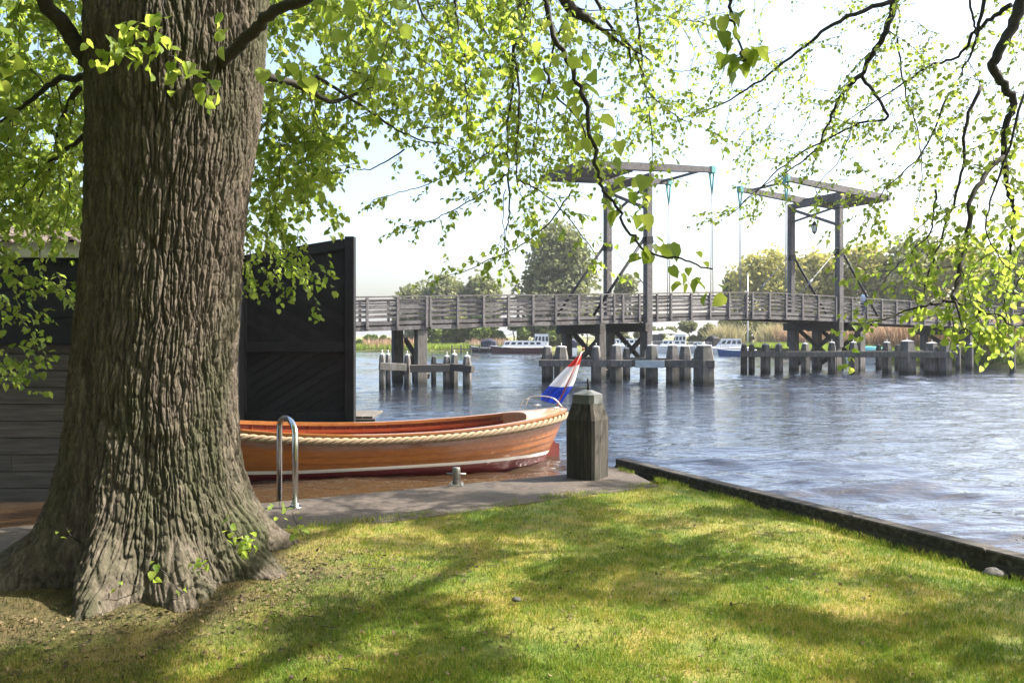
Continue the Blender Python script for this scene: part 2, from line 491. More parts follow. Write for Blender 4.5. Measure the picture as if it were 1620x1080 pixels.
def barkmat():
    m, t, bs, out = nodes('linden_bark')
    co = coords(t, (9, 9, 2.2))
    n1 = N(t, 'ShaderNodeTexNoise', Scale=2.2, Detail=10.0, Roughness=0.68, Distortion=0.5)
    t.links.new(co, n1.inputs['Vector'])
    c = ramp(t, n1.outputs[0], [(0.28, (0.034, 0.027, 0.020)), (0.5, (0.086, 0.070, 0.054)), (0.72, (0.19, 0.158, 0.124))])
    co2 = coords(t, (1.1, 1.1, 0.45))
    n2 = N(t, 'ShaderNodeTexNoise', Scale=1.4, Detail=5.0, Roughness=0.65)
    t.links.new(co2, n2.inputs['Vector'])
    fr = ramp(t, n2.outputs[0], [(0.45, (0, 0, 0)), (0.68, (0.75, 0.75, 0.75))])
    mx = N(t, 'ShaderNodeMix', data_type='RGBA')
    t.links.new(fr, mx.inputs[0]); t.links.new(c, mx.inputs[6]); mx.inputs[7].default_value = (0.045, 0.052, 0.022, 1)
    t.links.new(mx.outputs[2], bs.inputs['Base Color'])
    bs.inputs['Roughness'].default_value = 0.92
    bs.inputs['Specular IOR Level'].default_value = 0.2
    co3 = coords(t, (40, 40, 14))
    n3 = N(t, 'ShaderNodeTexNoise', Scale=1.5, Detail=8.0, Roughness=0.7)
    t.links.new(co3, n3.inputs['Vector'])
    co4 = coords(t, (26, 26, 5))
    n4 = N(t, 'ShaderNodeTexNoise', Scale=1.5, Detail=4.0, Roughness=0.6, Distortion=0.8)
    t.links.new(co4, n4.inputs['Vector'])
    b0 = N(t, 'ShaderNodeBump', Strength=0.8, Distance=0.012)
    t.links.new(n4.outputs[0], b0.inputs['Height'])
    b = N(t, 'ShaderNodeBump', Strength=0.9, Distance=0.009)
    t.links.new(b0.outputs[0], b.inputs['Normal'])
    t.links.new(n3.outputs[0], b.inputs['Height']); t.links.new(b.outputs[0], bs.inputs['Normal'])
    return m
M['bark'] = barkmat()

def watermat():
    m, t, bs, out = nodes('river_water')
    tc = t.nodes.new('ShaderNodeTexCoord')
    dp = N(t, 'ShaderNodeVectorMath', operation='DOT_PRODUCT'); dp.inputs[1].default_value = (-.467, .884, 0)   # metres out from the quay: brown water with the boat's reflection put into colour
    t.links.new(tc.outputs['Object'], dp.inputs[0])
    mr = N(t, 'ShaderNodeMapRange'); mr.inputs[1].default_value = 11.6; mr.inputs[2].default_value = 15.5
    t.links.new(dp.outputs['Value'], mr.inputs[0])
    mx = N(t, 'ShaderNodeMix', data_type='RGBA'); mx.inputs[6].default_value = (0.058, 0.032, 0.011, 1); mx.inputs[7].default_value = (0.008, 0.012, 0.020, 1)
    sx = t.nodes.new('ShaderNodeSeparateXYZ'); t.links.new(tc.outputs['Object'], sx.inputs[0])
    m2 = N(t, 'ShaderNodeMapRange'); m2.inputs[1].default_value = 0.2; m2.inputs[2].default_value = 1.6  # keeps the painted brown on the boat's side
    t.links.new(sx.outputs[0], m2.inputs[0])
    mxx = N(t, 'ShaderNodeMath', operation='MAXIMUM'); t.links.new(mr.outputs[0], mxx.inputs[0]); t.links.new(m2.outputs[0], mxx.inputs[1])
    t.links.new(mxx.outputs[0], mx.inputs[0]); t.links.new(mx.outputs[2], bs.inputs['Base Color'])
    bs.inputs['Roughness'].default_value = 0.04
    bs.inputs['IOR'].default_value = 1.45
    def lay(scale, rot, sc, det, strength, dist, prev):
        co = coords(t, scale, (0, 0, R(rot)))
        n = N(t, 'ShaderNodeTexNoise', Scale=sc, Detail=det, Roughness=0.55, Distortion=0.6)
        t.links.new(co, n.inputs['Vector'])
        b = N(t, 'ShaderNodeBump', Strength=strength, Distance=dist)
        t.links.new(n.outputs[0], b.inputs['Height'])
        if prev: t.links.new(prev, b.inputs['Normal'])
        return b.outputs[0]
    b = lay((0.7, 2.4, 1), -6, 1.5, 3.0, 1.0, 0.045, None)
    b = lay((2.6, 8.0, 1), 8, 1.6, 2.0, 1.0, 0.013, b)
    bs.inputs['Coat Weight'].default_value = 0.65; bs.inputs['Coat Roughness'].default_value = 0.03; bs.inputs['Coat IOR'].default_value = 1.4
    t.links.new(b, bs.inputs['Coat Normal'])
    t.links.new(b, bs.inputs['Normal'])
    return m
M['water'] = watermat()

def lawnmat(name, blades):
    m, t, bs, out = nodes(name)
    tc = t.nodes.new('ShaderNodeTexCoord')
    def nz(s, d, r=0.6):
        n = N(t, 'ShaderNodeTexNoise', Scale=s, Detail=d, Roughness=r)
        t.links.new(tc.outputs['Object'], n.inputs['Vector'])
        return n.outputs[0]
    big, mid = nz(0.9, 4.0), nz(4.5, 5.0)
    mixv = N(t, 'ShaderNodeMath', operation='MULTIPLY_ADD'); mixv.inputs[1].default_value = 0.45
    t.links.new(mid, mixv.inputs[0])
    sc = N(t, 'ShaderNodeMath', operation='MULTIPLY'); sc.inputs[1].default_value = 0.55
    t.links.new(big, sc.inputs[0]); t.links.new(sc.outputs[0], mixv.inputs[2])
    v = mixv.outputs[0]
    if blades:
        a = N(t, 'ShaderNodeAttribute', attribute_name='tint')
        ad = N(t, 'ShaderNodeMath', operation='MULTIPLY_ADD'); ad.inputs[1].default_value = 0.34
        su = N(t, 'ShaderNodeMath', operation='SUBTRACT'); su.inputs[1].default_value = 0.17
        t.links.new(a.outputs['Fac'], ad.inputs[0]); t.links.new(v, ad.inputs[2]); t.links.new(ad.outputs[0], su.inputs[0])
        v = su.outputs[0]
        c = ramp(t, v, [(0.32, (0.085, 0.160, 0.014)), (0.48, (0.16, 0.235, 0.022)), (0.59, (0.27, 0.285, 0.034)), (0.69, (0.42, 0.34, 0.085)), (0.80, (0.50, 0.39, 0.15))])
    else:
        c = ramp(t, v, [(0.34, (0.06, 0.10, 0.012)), (0.47, (0.13, 0.15, 0.022)), (0.58, (0.24, 0.20, 0.05)), (0.7, (0.30, 0.23, 0.09))])
    # bare earth round the foot of the tree
    dv = N(t, 'ShaderNodeVectorMath', operation='DISTANCE'); dv.inputs[1].default_value = (-3.0, 5.7, 0.6)
    t.links.new(tc.outputs['Object'], dv.inputs[0])
    wob = N(t, 'ShaderNodeMath', operation='MULTIPLY_ADD'); wob.inputs[1].default_value = 2.6
    t.links.new(nz(2.2, 5.0), wob.inputs[0]); t.links.new(dv.outputs['Value'], wob.inputs[2])
    fr = N(t, 'ShaderNodeMapRange'); fr.inputs[1].default_value = 2.15; fr.inputs[2].default_value = 3.7; fr.inputs[3].default_value = 0.85; fr.inputs[4].default_value = 0.0
    t.links.new(wob.outputs[0], fr.inputs[0])
    earth = ramp(t, nz(18, 6.0), [(0.35, (0.03, 0.022, 0.013)), (0.55, (0.075, 0.055, 0.030)), (0.72, (0.14, 0.105, 0.06))])
    mx = N(t, 'ShaderNodeMix', data_type='RGBA')
    t.links.new(fr.outputs[0], mx.inputs[0]); t.links.new(c, mx.inputs[6]); t.links.new(earth, mx.inputs[7])
    t.links.new(mx.outputs[2], bs.inputs['Base Color'])
    bs.inputs['Roughness'].default_value = 0.75
    bs.inputs['Specular IOR Level'].default_value = 0.25
    if blades:
        tb = t.nodes.new('ShaderNodeBsdfTranslucent'); t.links.new(mx.outputs[2], tb.inputs[0])
        ms = N(t, 'ShaderNodeMixShader'); ms.inputs[0].default_value = 0.35
        t.links.new(bs.outputs[0], ms.inputs[1]); t.links.new(tb.outputs[0], ms.inputs[2]); t.links.new(ms.outputs[0], out.inputs['Surface'])
    else:
        b = N(t, 'ShaderNodeBump', Strength=0.9, Distance=0.03); t.links.new(nz(30, 8.0), b.inputs['Height']); t.links.new(b.outputs[0], bs.inputs['Normal'])
    return m
M['lawn'] = lawnmat('lawn_ground', False)
M['grass'] = lawnmat('grass_blades', True)
M['bank'] = surf('far_bank_ground', [(0.07, 0.085, 0.02), (0.13, 0.14, 0.035), (0.2, 0.17, 0.07)], (0.3, 0.3, 0.3), rough=0.95, bump=0.4)

# ------------------------------------------------------------------ SETTING: water, far bank, lawn, quay
wv = 2000
mb = MB()
ny_, nx_ = 760, 520
yy = 3.0 * np.exp(np.linspace(0, math.log(130 / 3.0), ny_))[:, None].repeat(nx_, 1)
xx = np.linspace(-.78, .80, nx_)[None, :] * yy
wr = np.random.default_rng(3)
hz = np.zeros_like(xx); cell = np.maximum(yy * .0055, xx[:, 1:2] - xx[:, 0:1])
gust = .65 + .5 * np.sin(xx * .11 + 1.3 * np.sin(yy * .07)) * np.sin(yy * .16 + .8 * np.sin(xx * .09))
for k in range(56):
    lam = .16 * (2.9 / .16) ** (k / 55)
    ang = math.pi / 2 + wr.normal(0, .36)
    ph = wr.uniform(0, 6.28)
    fade = np.clip((lam / cell - 2.2) / 3, 0, 1)
    q = (xx * math.cos(ang) + yy * math.sin(ang)) * 2 * math.pi / lam + ph + .9 * np.sin(xx * .7 / lam ** .5 + k) * np.sin(yy * .5 / lam ** .5 + 2 * k)
    hz += lam * .0056 * fade * (1 - 2 * np.abs(np.sin(q / 2)) ** 1.3)
hz *= gust
edge = np.clip((xx / yy + .78) / .02, 0, 1) * np.clip((.80 - xx / yy) / .02, 0, 1) * np.clip((126 - yy) / 10, 0, 1)
hz *= edge
Vw = np.stack([xx, yy, hz], -1).reshape(-1, 3)
iw, jw = np.meshgrid(np.arange(ny_ - 1), np.arange(nx_ - 1), indexing='ij')
Qw = np.stack([iw * nx_ + jw, iw * nx_ + jw + 1, (iw + 1) * nx_ + jw + 1, (iw + 1) * nx_ + jw], -1).reshape(-1, 4)
nw = len(Vw)
Vo = np.array([(-wv, -300, 0), (wv, -300, 0), (wv, wv, 0), (-wv, wv, 0), (-.78 * 3, 3, 0), (.8 * 3, 3, 0), (.8 * 130, 130, 0), (-.78 * 130, 130, 0)], float)
Qo = np.array([(0, 1, 5, 4), (1, 2, 6, 5), (2, 3, 7, 6), (3, 0, 4, 7)]) + nw
tag(np_mesh('water', np.concatenate([Vw, Vo]), quads=np.concatenate([Qw, Qo]), mats=[M['water']]), kind='structure')

bank_line = [(-900, 150), (-120, 126), (-60, 118), (-28, 117), (0, 121), (20, 123), (32, 112), (34, 90), (29, 70), (33, 64), (40, 61), (60, 60), (160, 40), (900, -50)]
rows = [[], [], [], []]
for (x, y) in bank_line:
    rows[0].append((x, y - 0.8, -0.6)); rows[1].append((x, y + 0.4, 0.25)); rows[2].append((x * 1.02, y + 9, 0.75)); rows[3].append((x * 3, 1900, 0.75))
mb = MB(); mb.grid(rows); tag(mb.build('far_bank', M['bank']), kind='structure')

GZ = 0.60
QA, QB = Vector((1.40, 10.98)), Vector((5.60, 2.60))           # line of the timber edge at the river
LA, LB = Vector((1.94, 9.80)), Vector((-1.93, 7.39))           # lawn / quay line
DA, DB = Vector((0.68, 10.34)), Vector((-4.69, 7.51))          # quay / water line
def on(A, B, x): return A.y + (B.y - A.y) * (x - A.x) / (B.x - A.x)
qd = (QB - QA).normalized()
qn = Vector((qd.y, -qd.x))                                      # towards the land
if qn.x > 0: qn = -qn
def lawn_z(x, y):
    z = GZ - 0.012 + 0.018 * mnoise.noise((x * 0.8, y * 0.8, 3)) + 0.01 * mnoise.noise((x * 2.5, y * 2.5, 7))
    dq = (Vector((x, y)) - QA).dot(qn)
    al = (Vector((x, y)) - QA).dot(qd)
    k = min(1, max(0, (al - 2.0) / 4.0))
    if dq < 0.5: z -= 0.075 * k * (1 - max(0, dq) / 0.5) ** 1.5
    r = math.hypot(x + 2.8, y - 6.2)
    if r < 2.2: z += 0.10 * (1 - r / 2.2) ** 1.2
    return z
# lawn sheet as a grid clipped by the two edges
rows = []
xs_ = np.concatenate([np.linspace(-14, -6.5, 18)[:-1], np.linspace(-6.5, 9.6, 240)])
for x in xs_:
    ym = min(on(LA, LB, x) + .01, QA.y + (x - QA.x + .055) * (QB.y - QA.y) / (QB.x - QA.x) if x > 1.0 else 99)
    row = []
    for j in range(141):
        y = -7 + (ym + 7) * (j / 140) ** .8
        row.append((float(x), y, lawn_z(x, y)))
    rows.append(row[::-1])
mb = MB(); mb.grid(rows); tag(mb.build('lawn', M['lawn']), kind='structure')

# quay slab
def ext(A, B, x): return Vector((x, on(A, B, x)))
q1, q2 = ext(LA, LB, 1.75), ext(LA, LB, -12)
w1, w2 = ext(DA, DB, 1.10), ext(DA, DB, -12)
mb = MB()
NB = 40
r0, r1, r2, r3 = [], [], [], []
for i in range(NB + 1):
    t = i / NB
    a = Vector((q1.x, q1.y)).lerp(Vector((q2.x, q2.y)), t); b = Vector((w1.x, w1.y)).lerp(Vector((w2.x, w2.y)), t)
    j = 0.012 * mnoise.noise((t * 90, 0, 0))
    r0.append((a.x, a.y - 0.15, GZ - 0.03)); r1.append((a.x, a.y - 0.12, GZ + 0.004)); r2.append((b.x, b.y + j - 0.02, GZ + 0.004)); r3.append((b.x, b.y + j, GZ - 0.02))
mb.grid([r0, r1, r2, r3, [(p[0], p[1], -0.8) for p in r3]], smooth=False)
mb.add([(q1.x, q1.y - 0.15, GZ + 0.003), (1.52, 10.72, GZ + 0.003), (1.34, 10.94, GZ + 0.003), (w1.x, w1.y - 0.02, GZ + 0.003)], [(0, 1, 2, 3)])
mb.add([(w1.x, w1.y, GZ + 0.0025), (w1.x, w1.y, -.8), (1.34, 10.94, -.8), (1.34, 10.94, GZ + 0.0025)], [(0, 1, 2, 3)])
tag(mb.build('quay_path', M['concrete']), kind='structure')

# earth under the lawn along the timber (the dark gap), then the timber itself
t = thing('quay_edging', 'long weathered timber edging between lawn and river', 'edging', (QA.x, QA.y, GZ))
mb = MB()
L = (QB - QA).length
zt = GZ + 0.105
seg = [0, 2.4, 5.2, 8.1, L]
for i in range(4):
    a, b = QA + qd * (seg[i] + 0.004), QA + qd * (seg[i + 1] - 0.004)
    off = 0.004 * (i % 2)
    mb.bar((a.x - qn.x * 0.1, a.y - qn.y * 0.1, zt - 0.06 + off), (b.x - qn.x * 0.1, b.y - qn.y * 0.1, zt - 0.06 + off), 0.16, 0.12, bev=0.012)
mb.build('top_beam', M['beam'], t)
mb = MB()
a, b = QA - qn * 0.035, QB - qn * 0.035
mb.bar((a.x, a.y, 0.0), (b.x, b.y, 0.0), 0.05, 1.22)
mb.build('sheet_boards', M['wood_dark'], t)
# corner return towards the post

# ------------------------------------------------------------------ boathouse
t = thing('boathouse', 'black and brown timber boathouse with tiled roof behind the big tree', 'boathouse', (-7.5, 12.0, 0))
YW, XR, YB = 11.9, -5.5, 16.5
mb = MB()
pitch, z = 0.25, -0.12
rr = random.Random(3)
while z < 2.2:                                       # weathered lower boards, lapped, butted at random lengths
    x = -12.0
    while x < XR:
        x2 = min(XR, x + rr.uniform(2.2, 4.2))
        mb.add([(x, YW - 0.016, z), (x2 - 0.004, YW - 0.016, z), (x2 - 0.004, YW - 0.008, z + pitch - 0.012), (x, YW - 0.008, z + pitch - 0.012),
                (x, YW + 0.03, z), (x2 - 0.004, YW + 0.03, z), (x2 - 0.004, YW + 0.03, z + pitch - 0.012), (x, YW + 0.03, z + pitch - 0.012)],
               [(0, 1, 2, 3), (4, 0, 3, 7), (1, 5, 6, 2), (3, 2, 6, 7), (0, 4, 5, 1)])
        x = x2
    z += pitch
mb.build('lower_cladding', M['browncladding'], t)
mb = MB()
z = 2.26
while z < 3.5:
    mb.box((( -12 + XR) / 2, YW - 0.05, z + 0.2), ((XR + 12) / 2, 0, 0), (0, 0.03, 0), (0, 0, 0.196), 0.006)
    z += 0.40
mb.build('upper_cladding', M['blackpaint'], t)
mb = MB()
k = 0
y = YW + 0.05
while y < YB - 0.05:                                 # side wall with upright boards
    mb.box((XR - 0.03, y + 0.1, 1.9), (0.03, 0, 0), (0, 0.097, 0), (0, 0, 1.6 + 0.0), 0.005)
    y += 0.2
mb.box((-8.7, 14.0, 1.7), (3.1, 0, 0), (0, 1.9, 0), (0, 0, 1.6))
mb.build('side_wall', M['blackpaint'], t)
mb = MB()
mb.box((-8.7, YW - 0.14, 3.655), (3.35, 0, 0), (0, 0.02, 0), (0, 0, 0.115), 0.006)
mb.build('fascia', M['fascia'], t)
mb = MB()                                            # pantile roof: rolled courses rising to the ridge
x0, x1 = -12.0, XR + 0.15
ncol = int((x1 - x0) / 0.24)
for c in range(9):
    ya, za = YW - 0.26 + c * 0.27, 3.79 + c * 0.065
    rows = [[], [], []]
    for i in range(ncol * 6 + 1):
        xx = x0 + i * 0.04
        wv_ = 0.035 * math.sin(2 * math.pi * i / 6) + 0.012 * mnoise.noise((i // 6, c, 0))
        rows[0].append((xx, ya, za - 0.03 + wv_)); rows[1].append((xx, ya + 0.01, za + wv_)); rows[2].append((xx, ya + 0.32, za + 0.065 + wv_))
    mb.grid(rows, smooth=False)
mb.build('roof', M['tile'], t)
mb = MB()
mb.tube([(x0, 14.1, 4.36), (x1, 14.1, 4.36)], 0.12, 8)
rows = [[(x0, 14.1, 4.36), (x1, 14.1, 4.36)], [(x0, 16.6, 3.7), (x1, 16.6, 3.7)]]
mb.grid(rows)
mb.build('roof_ridge', M['tile'], t)

# the open door leaf that hangs over the water, frame boards round diagonal boards
d = thing('boathouse_door', 'tall black door leaf with diagonal boards standing open behind the boat', 'boathouse door', (-4.6, YB, 0.6))
xl, xr = (376 - 810) / F * YB, (562 - 810) / F * YB
zb_, zl, zr = EYE - (669 - HOR) / F * YB, EYE - (406 - HOR) / F * YB, EYE - (375 - HOR) / F * YB
def ztop(x): return zl + (zr - zl) * (x - xl) / (xr - xl)
mb = MB()
zm = EYE - (549 - HOR) / F * YB
def clip_board(mb, lo, hi, ang, w, y0, y1):
    """diagonal boards filling the rectangle xl..xr, lo..hi(x)"""
    s_, c_ = math.sin(ang), math.cos(ang)
    k = -40
    for k in range(-40, 60):
        # strip between two parallel lines, cut to the panel by sampling columns
        cols = []
        n = 26
        for i in range(n + 1):
            x = xl + (xr - xl) * i / n
            zc = lo + k * w / c_ + (x - xl) * math.tan(ang)
            a, b = zc, zc + (w - 0.020) / c_
            h = hi if not callable(hi) else hi(x)
            a2, b2 = max(lo, min(h, a)), max(lo, min(h, b))
            cols.append((x, a2, b2))
        run = [q for q in cols if q[2] - q[1] > 0.004]
        if len(run) < 2: continue
        mb.grid([[(q[0], y0 + 0.007 * (k % 2), q[1]) for q in run], [(q[0], y0 + 0.007 * (k % 2), q[2]) for q in run]], smooth=False)
        mb.grid([[(q[0], y0 + 0.03, q[1]) for q in run], [(q[0], y0 + 0.007 * (k % 2), q[1]) for q in run]], smooth=False)
clip_board(mb, zm, ztop, R(-32), 0.17, YB - 0.012, YB)
mb.build('upper_boards', M['blackpaint'], d)
mb = MB()
clip_board(mb, zb_, zm, R(32), 0.17, YB - 0.012, YB)
mb.build('lower_boards', M['blackpaint'], d)
mb = MB()
mb.add([(xl, YB + 0.03, zb_), (xr, YB + 0.03, zb_), (xr, YB + 0.03, ztop(xr)), (xl, YB + 0.03, ztop(xl)),
        (xl, YB + 0.07, zb_), (xr, YB + 0.07, zb_), (xr, YB + 0.07, ztop(xr)), (xl, YB + 0.07, ztop(xl))],
       [(0, 1, 2, 3), (7, 6, 5, 4), (0, 4, 5, 1), (1, 5, 6, 2), (2, 6, 7, 3), (3, 7, 4, 0)])
mb.build('backing_panel', M['blackpaint'], d)
mb = MB()
yf = YB - 0.05
mb.bar((xl, yf, zb_ + 0.11), (xr - .2, yf, zb_ + 0.11), 0.05, 0.22, bev=0.006)
mb.bar((xl, yf, zm), (xr - .2, yf, zm), 0.05, 0.2, bev=0.006)
mb.bar((xl, yf, ztop(xl) - 0.11), (xr - .2, yf, ztop(xr - .2) - 0.11), 0.05, 0.22, bev=0.006)
mb.build('door_rails', M['blackpaint'], d)
mb = MB()
mb.bar((xr - 0.1, YB - 0.03, zb_ - 0.02), (xr - 0.1, YB - 0.03, ztop(xr - 0.1) + 0.02), 0.16, 0.198, up=(1, 0, 0), bev=0.01)
mb.bar((xl + 0.1, yf, zb_), (xl + 0.1, yf, ztop(xl + 0.1)), 0.05, 0.198, up=(1, 0, 0), bev=0.006)
mb.build('door_stile', M['blackpaint'], d)

# bit of wooden landing behind the door
t = thing('landing_stage', 'small brown wooden landing stage beside the open black door', 'landing stage', (-3.4, 18.2, 0))
mb = MB()
for i in range(9):
    mb.box((-5.0 + i * 0.23, 18.2, 0.60), (0.108, 0, 0), (0, 0.7, 0), (0, 0, 0.025), 0.006)
mb.build('deck_boards', M['wood_pale'], t)
mb = MB()
mb.box((-4.05, 17.52, 0.44), (1.06, 0, 0), (0, 0.05, 0), (0, 0, 0.13), 0.01)
for x in (-5.0, -4.0, -3.15): mb.bar((x, 17.65, -1), (x, 17.65, 0.55), 0.16, 0.16)
mb.build('stage_frame', M['wood_dark'], t)

# ------------------------------------------------------------------ the double drawbridge
TH = R(26.35)
U = Vector((math.cos(TH), math.sin(TH), 0)); NV = Vector((math.sin(TH), -math.cos(TH), 0))
BO = Vector((0, 41.32, 0))
SA, SB, BW = 8.56, 23.69, 4.12
ZS = ([-40, -22, -8.3, -4.5, 7.5, 12, 16, 20, 23.2, 31, 41.7, 60], [1.7, 2.15, 2.55, 2.70, 3.07, 3.25, 3.38, 3.36, 3.27, 3.08, 2.86, 2.5])
def zb(s):
    return sum(float(np.interp(s + q, ZS[0], ZS[1])) for q in (-2, -1, 0, 1, 2)) / 5
def bp(s, v, z): return BO + U * s + NV * v + Vector((0, 0, z))
def s_at(px):
    k = (px - 810) / F
    return 41.32 * k / (U.x - U.y * k)

br = thing('drawbridge', 'long weathered timber double drawbridge crossing the river', 'bridge', bp(0, 0, 0))
BZ = 1.66                                           # top of handrail over the underside
S0, S1 = -26.0, 46.0
def sseq(a, b, st):
    n = max(1, int(round((b - a) / st)))
    return [a + (b - a) * i / n for i in range(n + 1)]
def span(name, a, b, dz=0.0):
    ss = sseq(a + 0.03, b - 0.03, 0.75)
    mb = MB()
    for p, q in zip(ss[:-1], ss[1:]):               # planked deck
        n = 5
        for i in range(n):
            u0, u1 = p + (q - p) * i / n, p + (q - p) * (i + 1) / n - 0.012
            zz = zb((u0 + u1) / 2) + 0.43
            mb.box(bp((u0 + u1) / 2, -BW / 2, zz), U * (u1 - u0) / 2, NV * (BW / 2 - 0.1), (0, 0, 0.04))
    o = mb.build(name, M['wood'], br)
    for v in (-0.5, -1.6, -2.6, -3.6):
        mb = MB()
        for p, q in zip(ss[:-1], ss[1:]):
            mb.bar(bp(p, v, zb(p) + 0.2), bp(q, v, zb(q) + 0.2), 0.2, 0.34)
        mb.build('girder', M['wood_dark'], br)
    for v in (0.0, -BW):
        mb = MB()
        for p, q in zip(ss[:-1], ss[1:]):
            mb.bar(bp(p, v, zb(p) + 0.105), bp(q, v, zb(q) + 0.105), 0.1, 0.20)
            mb.bar(bp(p, v + (0.012 if v == 0 else -0.012), zb(p) + 0.36), bp(q, v + (0.012 if v == 0 else -0.012), zb(q) + 0.36), 0.1, 0.17)
        mb.build('fascia_planks', M['wood'], br)
for nm, a, b in (('deck_span', S0, -4.6), ('deck_span', -4.5, SA - 0.4), ('lifting_leaf', SA - 0.3, (SA + SB) / 2), ('lifting_leaf', (SA + SB) / 2 + 0.03, SB + 0.3), ('deck_span', SB + 0.4, S1)):
    span(nm, a, b)

post_me = None
def railing(v, sgn, plist):
    global post_me
    mb = MB()
    ss = sseq(S0, S1, 1.45)
    for p, q in zip(ss[:-1], ss[1:]):
        j = 0.012 * rnd.uniform(-1, 1)
        mb.bar(bp(p, v, zb(p) + BZ - 0.035), bp(q, v, zb(q) + BZ - 0.035), 0.17, 0.065)
        for h in (1.42, 1.18, 0.94, 0.70):
            mb.bar(bp(p, v, zb(p) + h + j), bp(q, v, zb(q) + h + j), 0.045, 0.098)
    ro = mb.build('railing', M['wood'], br)
    for s in plist:
        if post_me is None:
            pm = MB()
            pm.box(Vector(BASE[br.name]) + Vector((0, 0, 0.78)), U * 0.065, NV * 0.055, (0, 0, 0.75), 0.01)
            po = pm.build('railing_post', M['wood'], ro)
            post_me = po
        else:
            po = post_me.copy(); COL.objects.link(po); po.parent = ro; BASE[po.name] = BASE[ro.name]
        q = bp(s, v + sgn * 0.085, zb(s) + 0.06) - BASE[br.name]
        po.location = q
pxs = [580, 628, 674, 680, 723, 764, 803, 842, 878, 914, 950, 970, 984, 1010, 1038, 1060, 1092, 1122, 1152, 1180, 1189, 1216, 1242, 1268, 1293, 1321]
near = [s_at(x) for x in pxs]
near = sseq(S0, near[0] - 1.4, 1.45) + near + sseq(near[-1] + 1.45, S1, 1.45)
railing(0.0, 1, near)
railing(-BW, -1, sseq(S0 + 0.5, S1, 1.55))

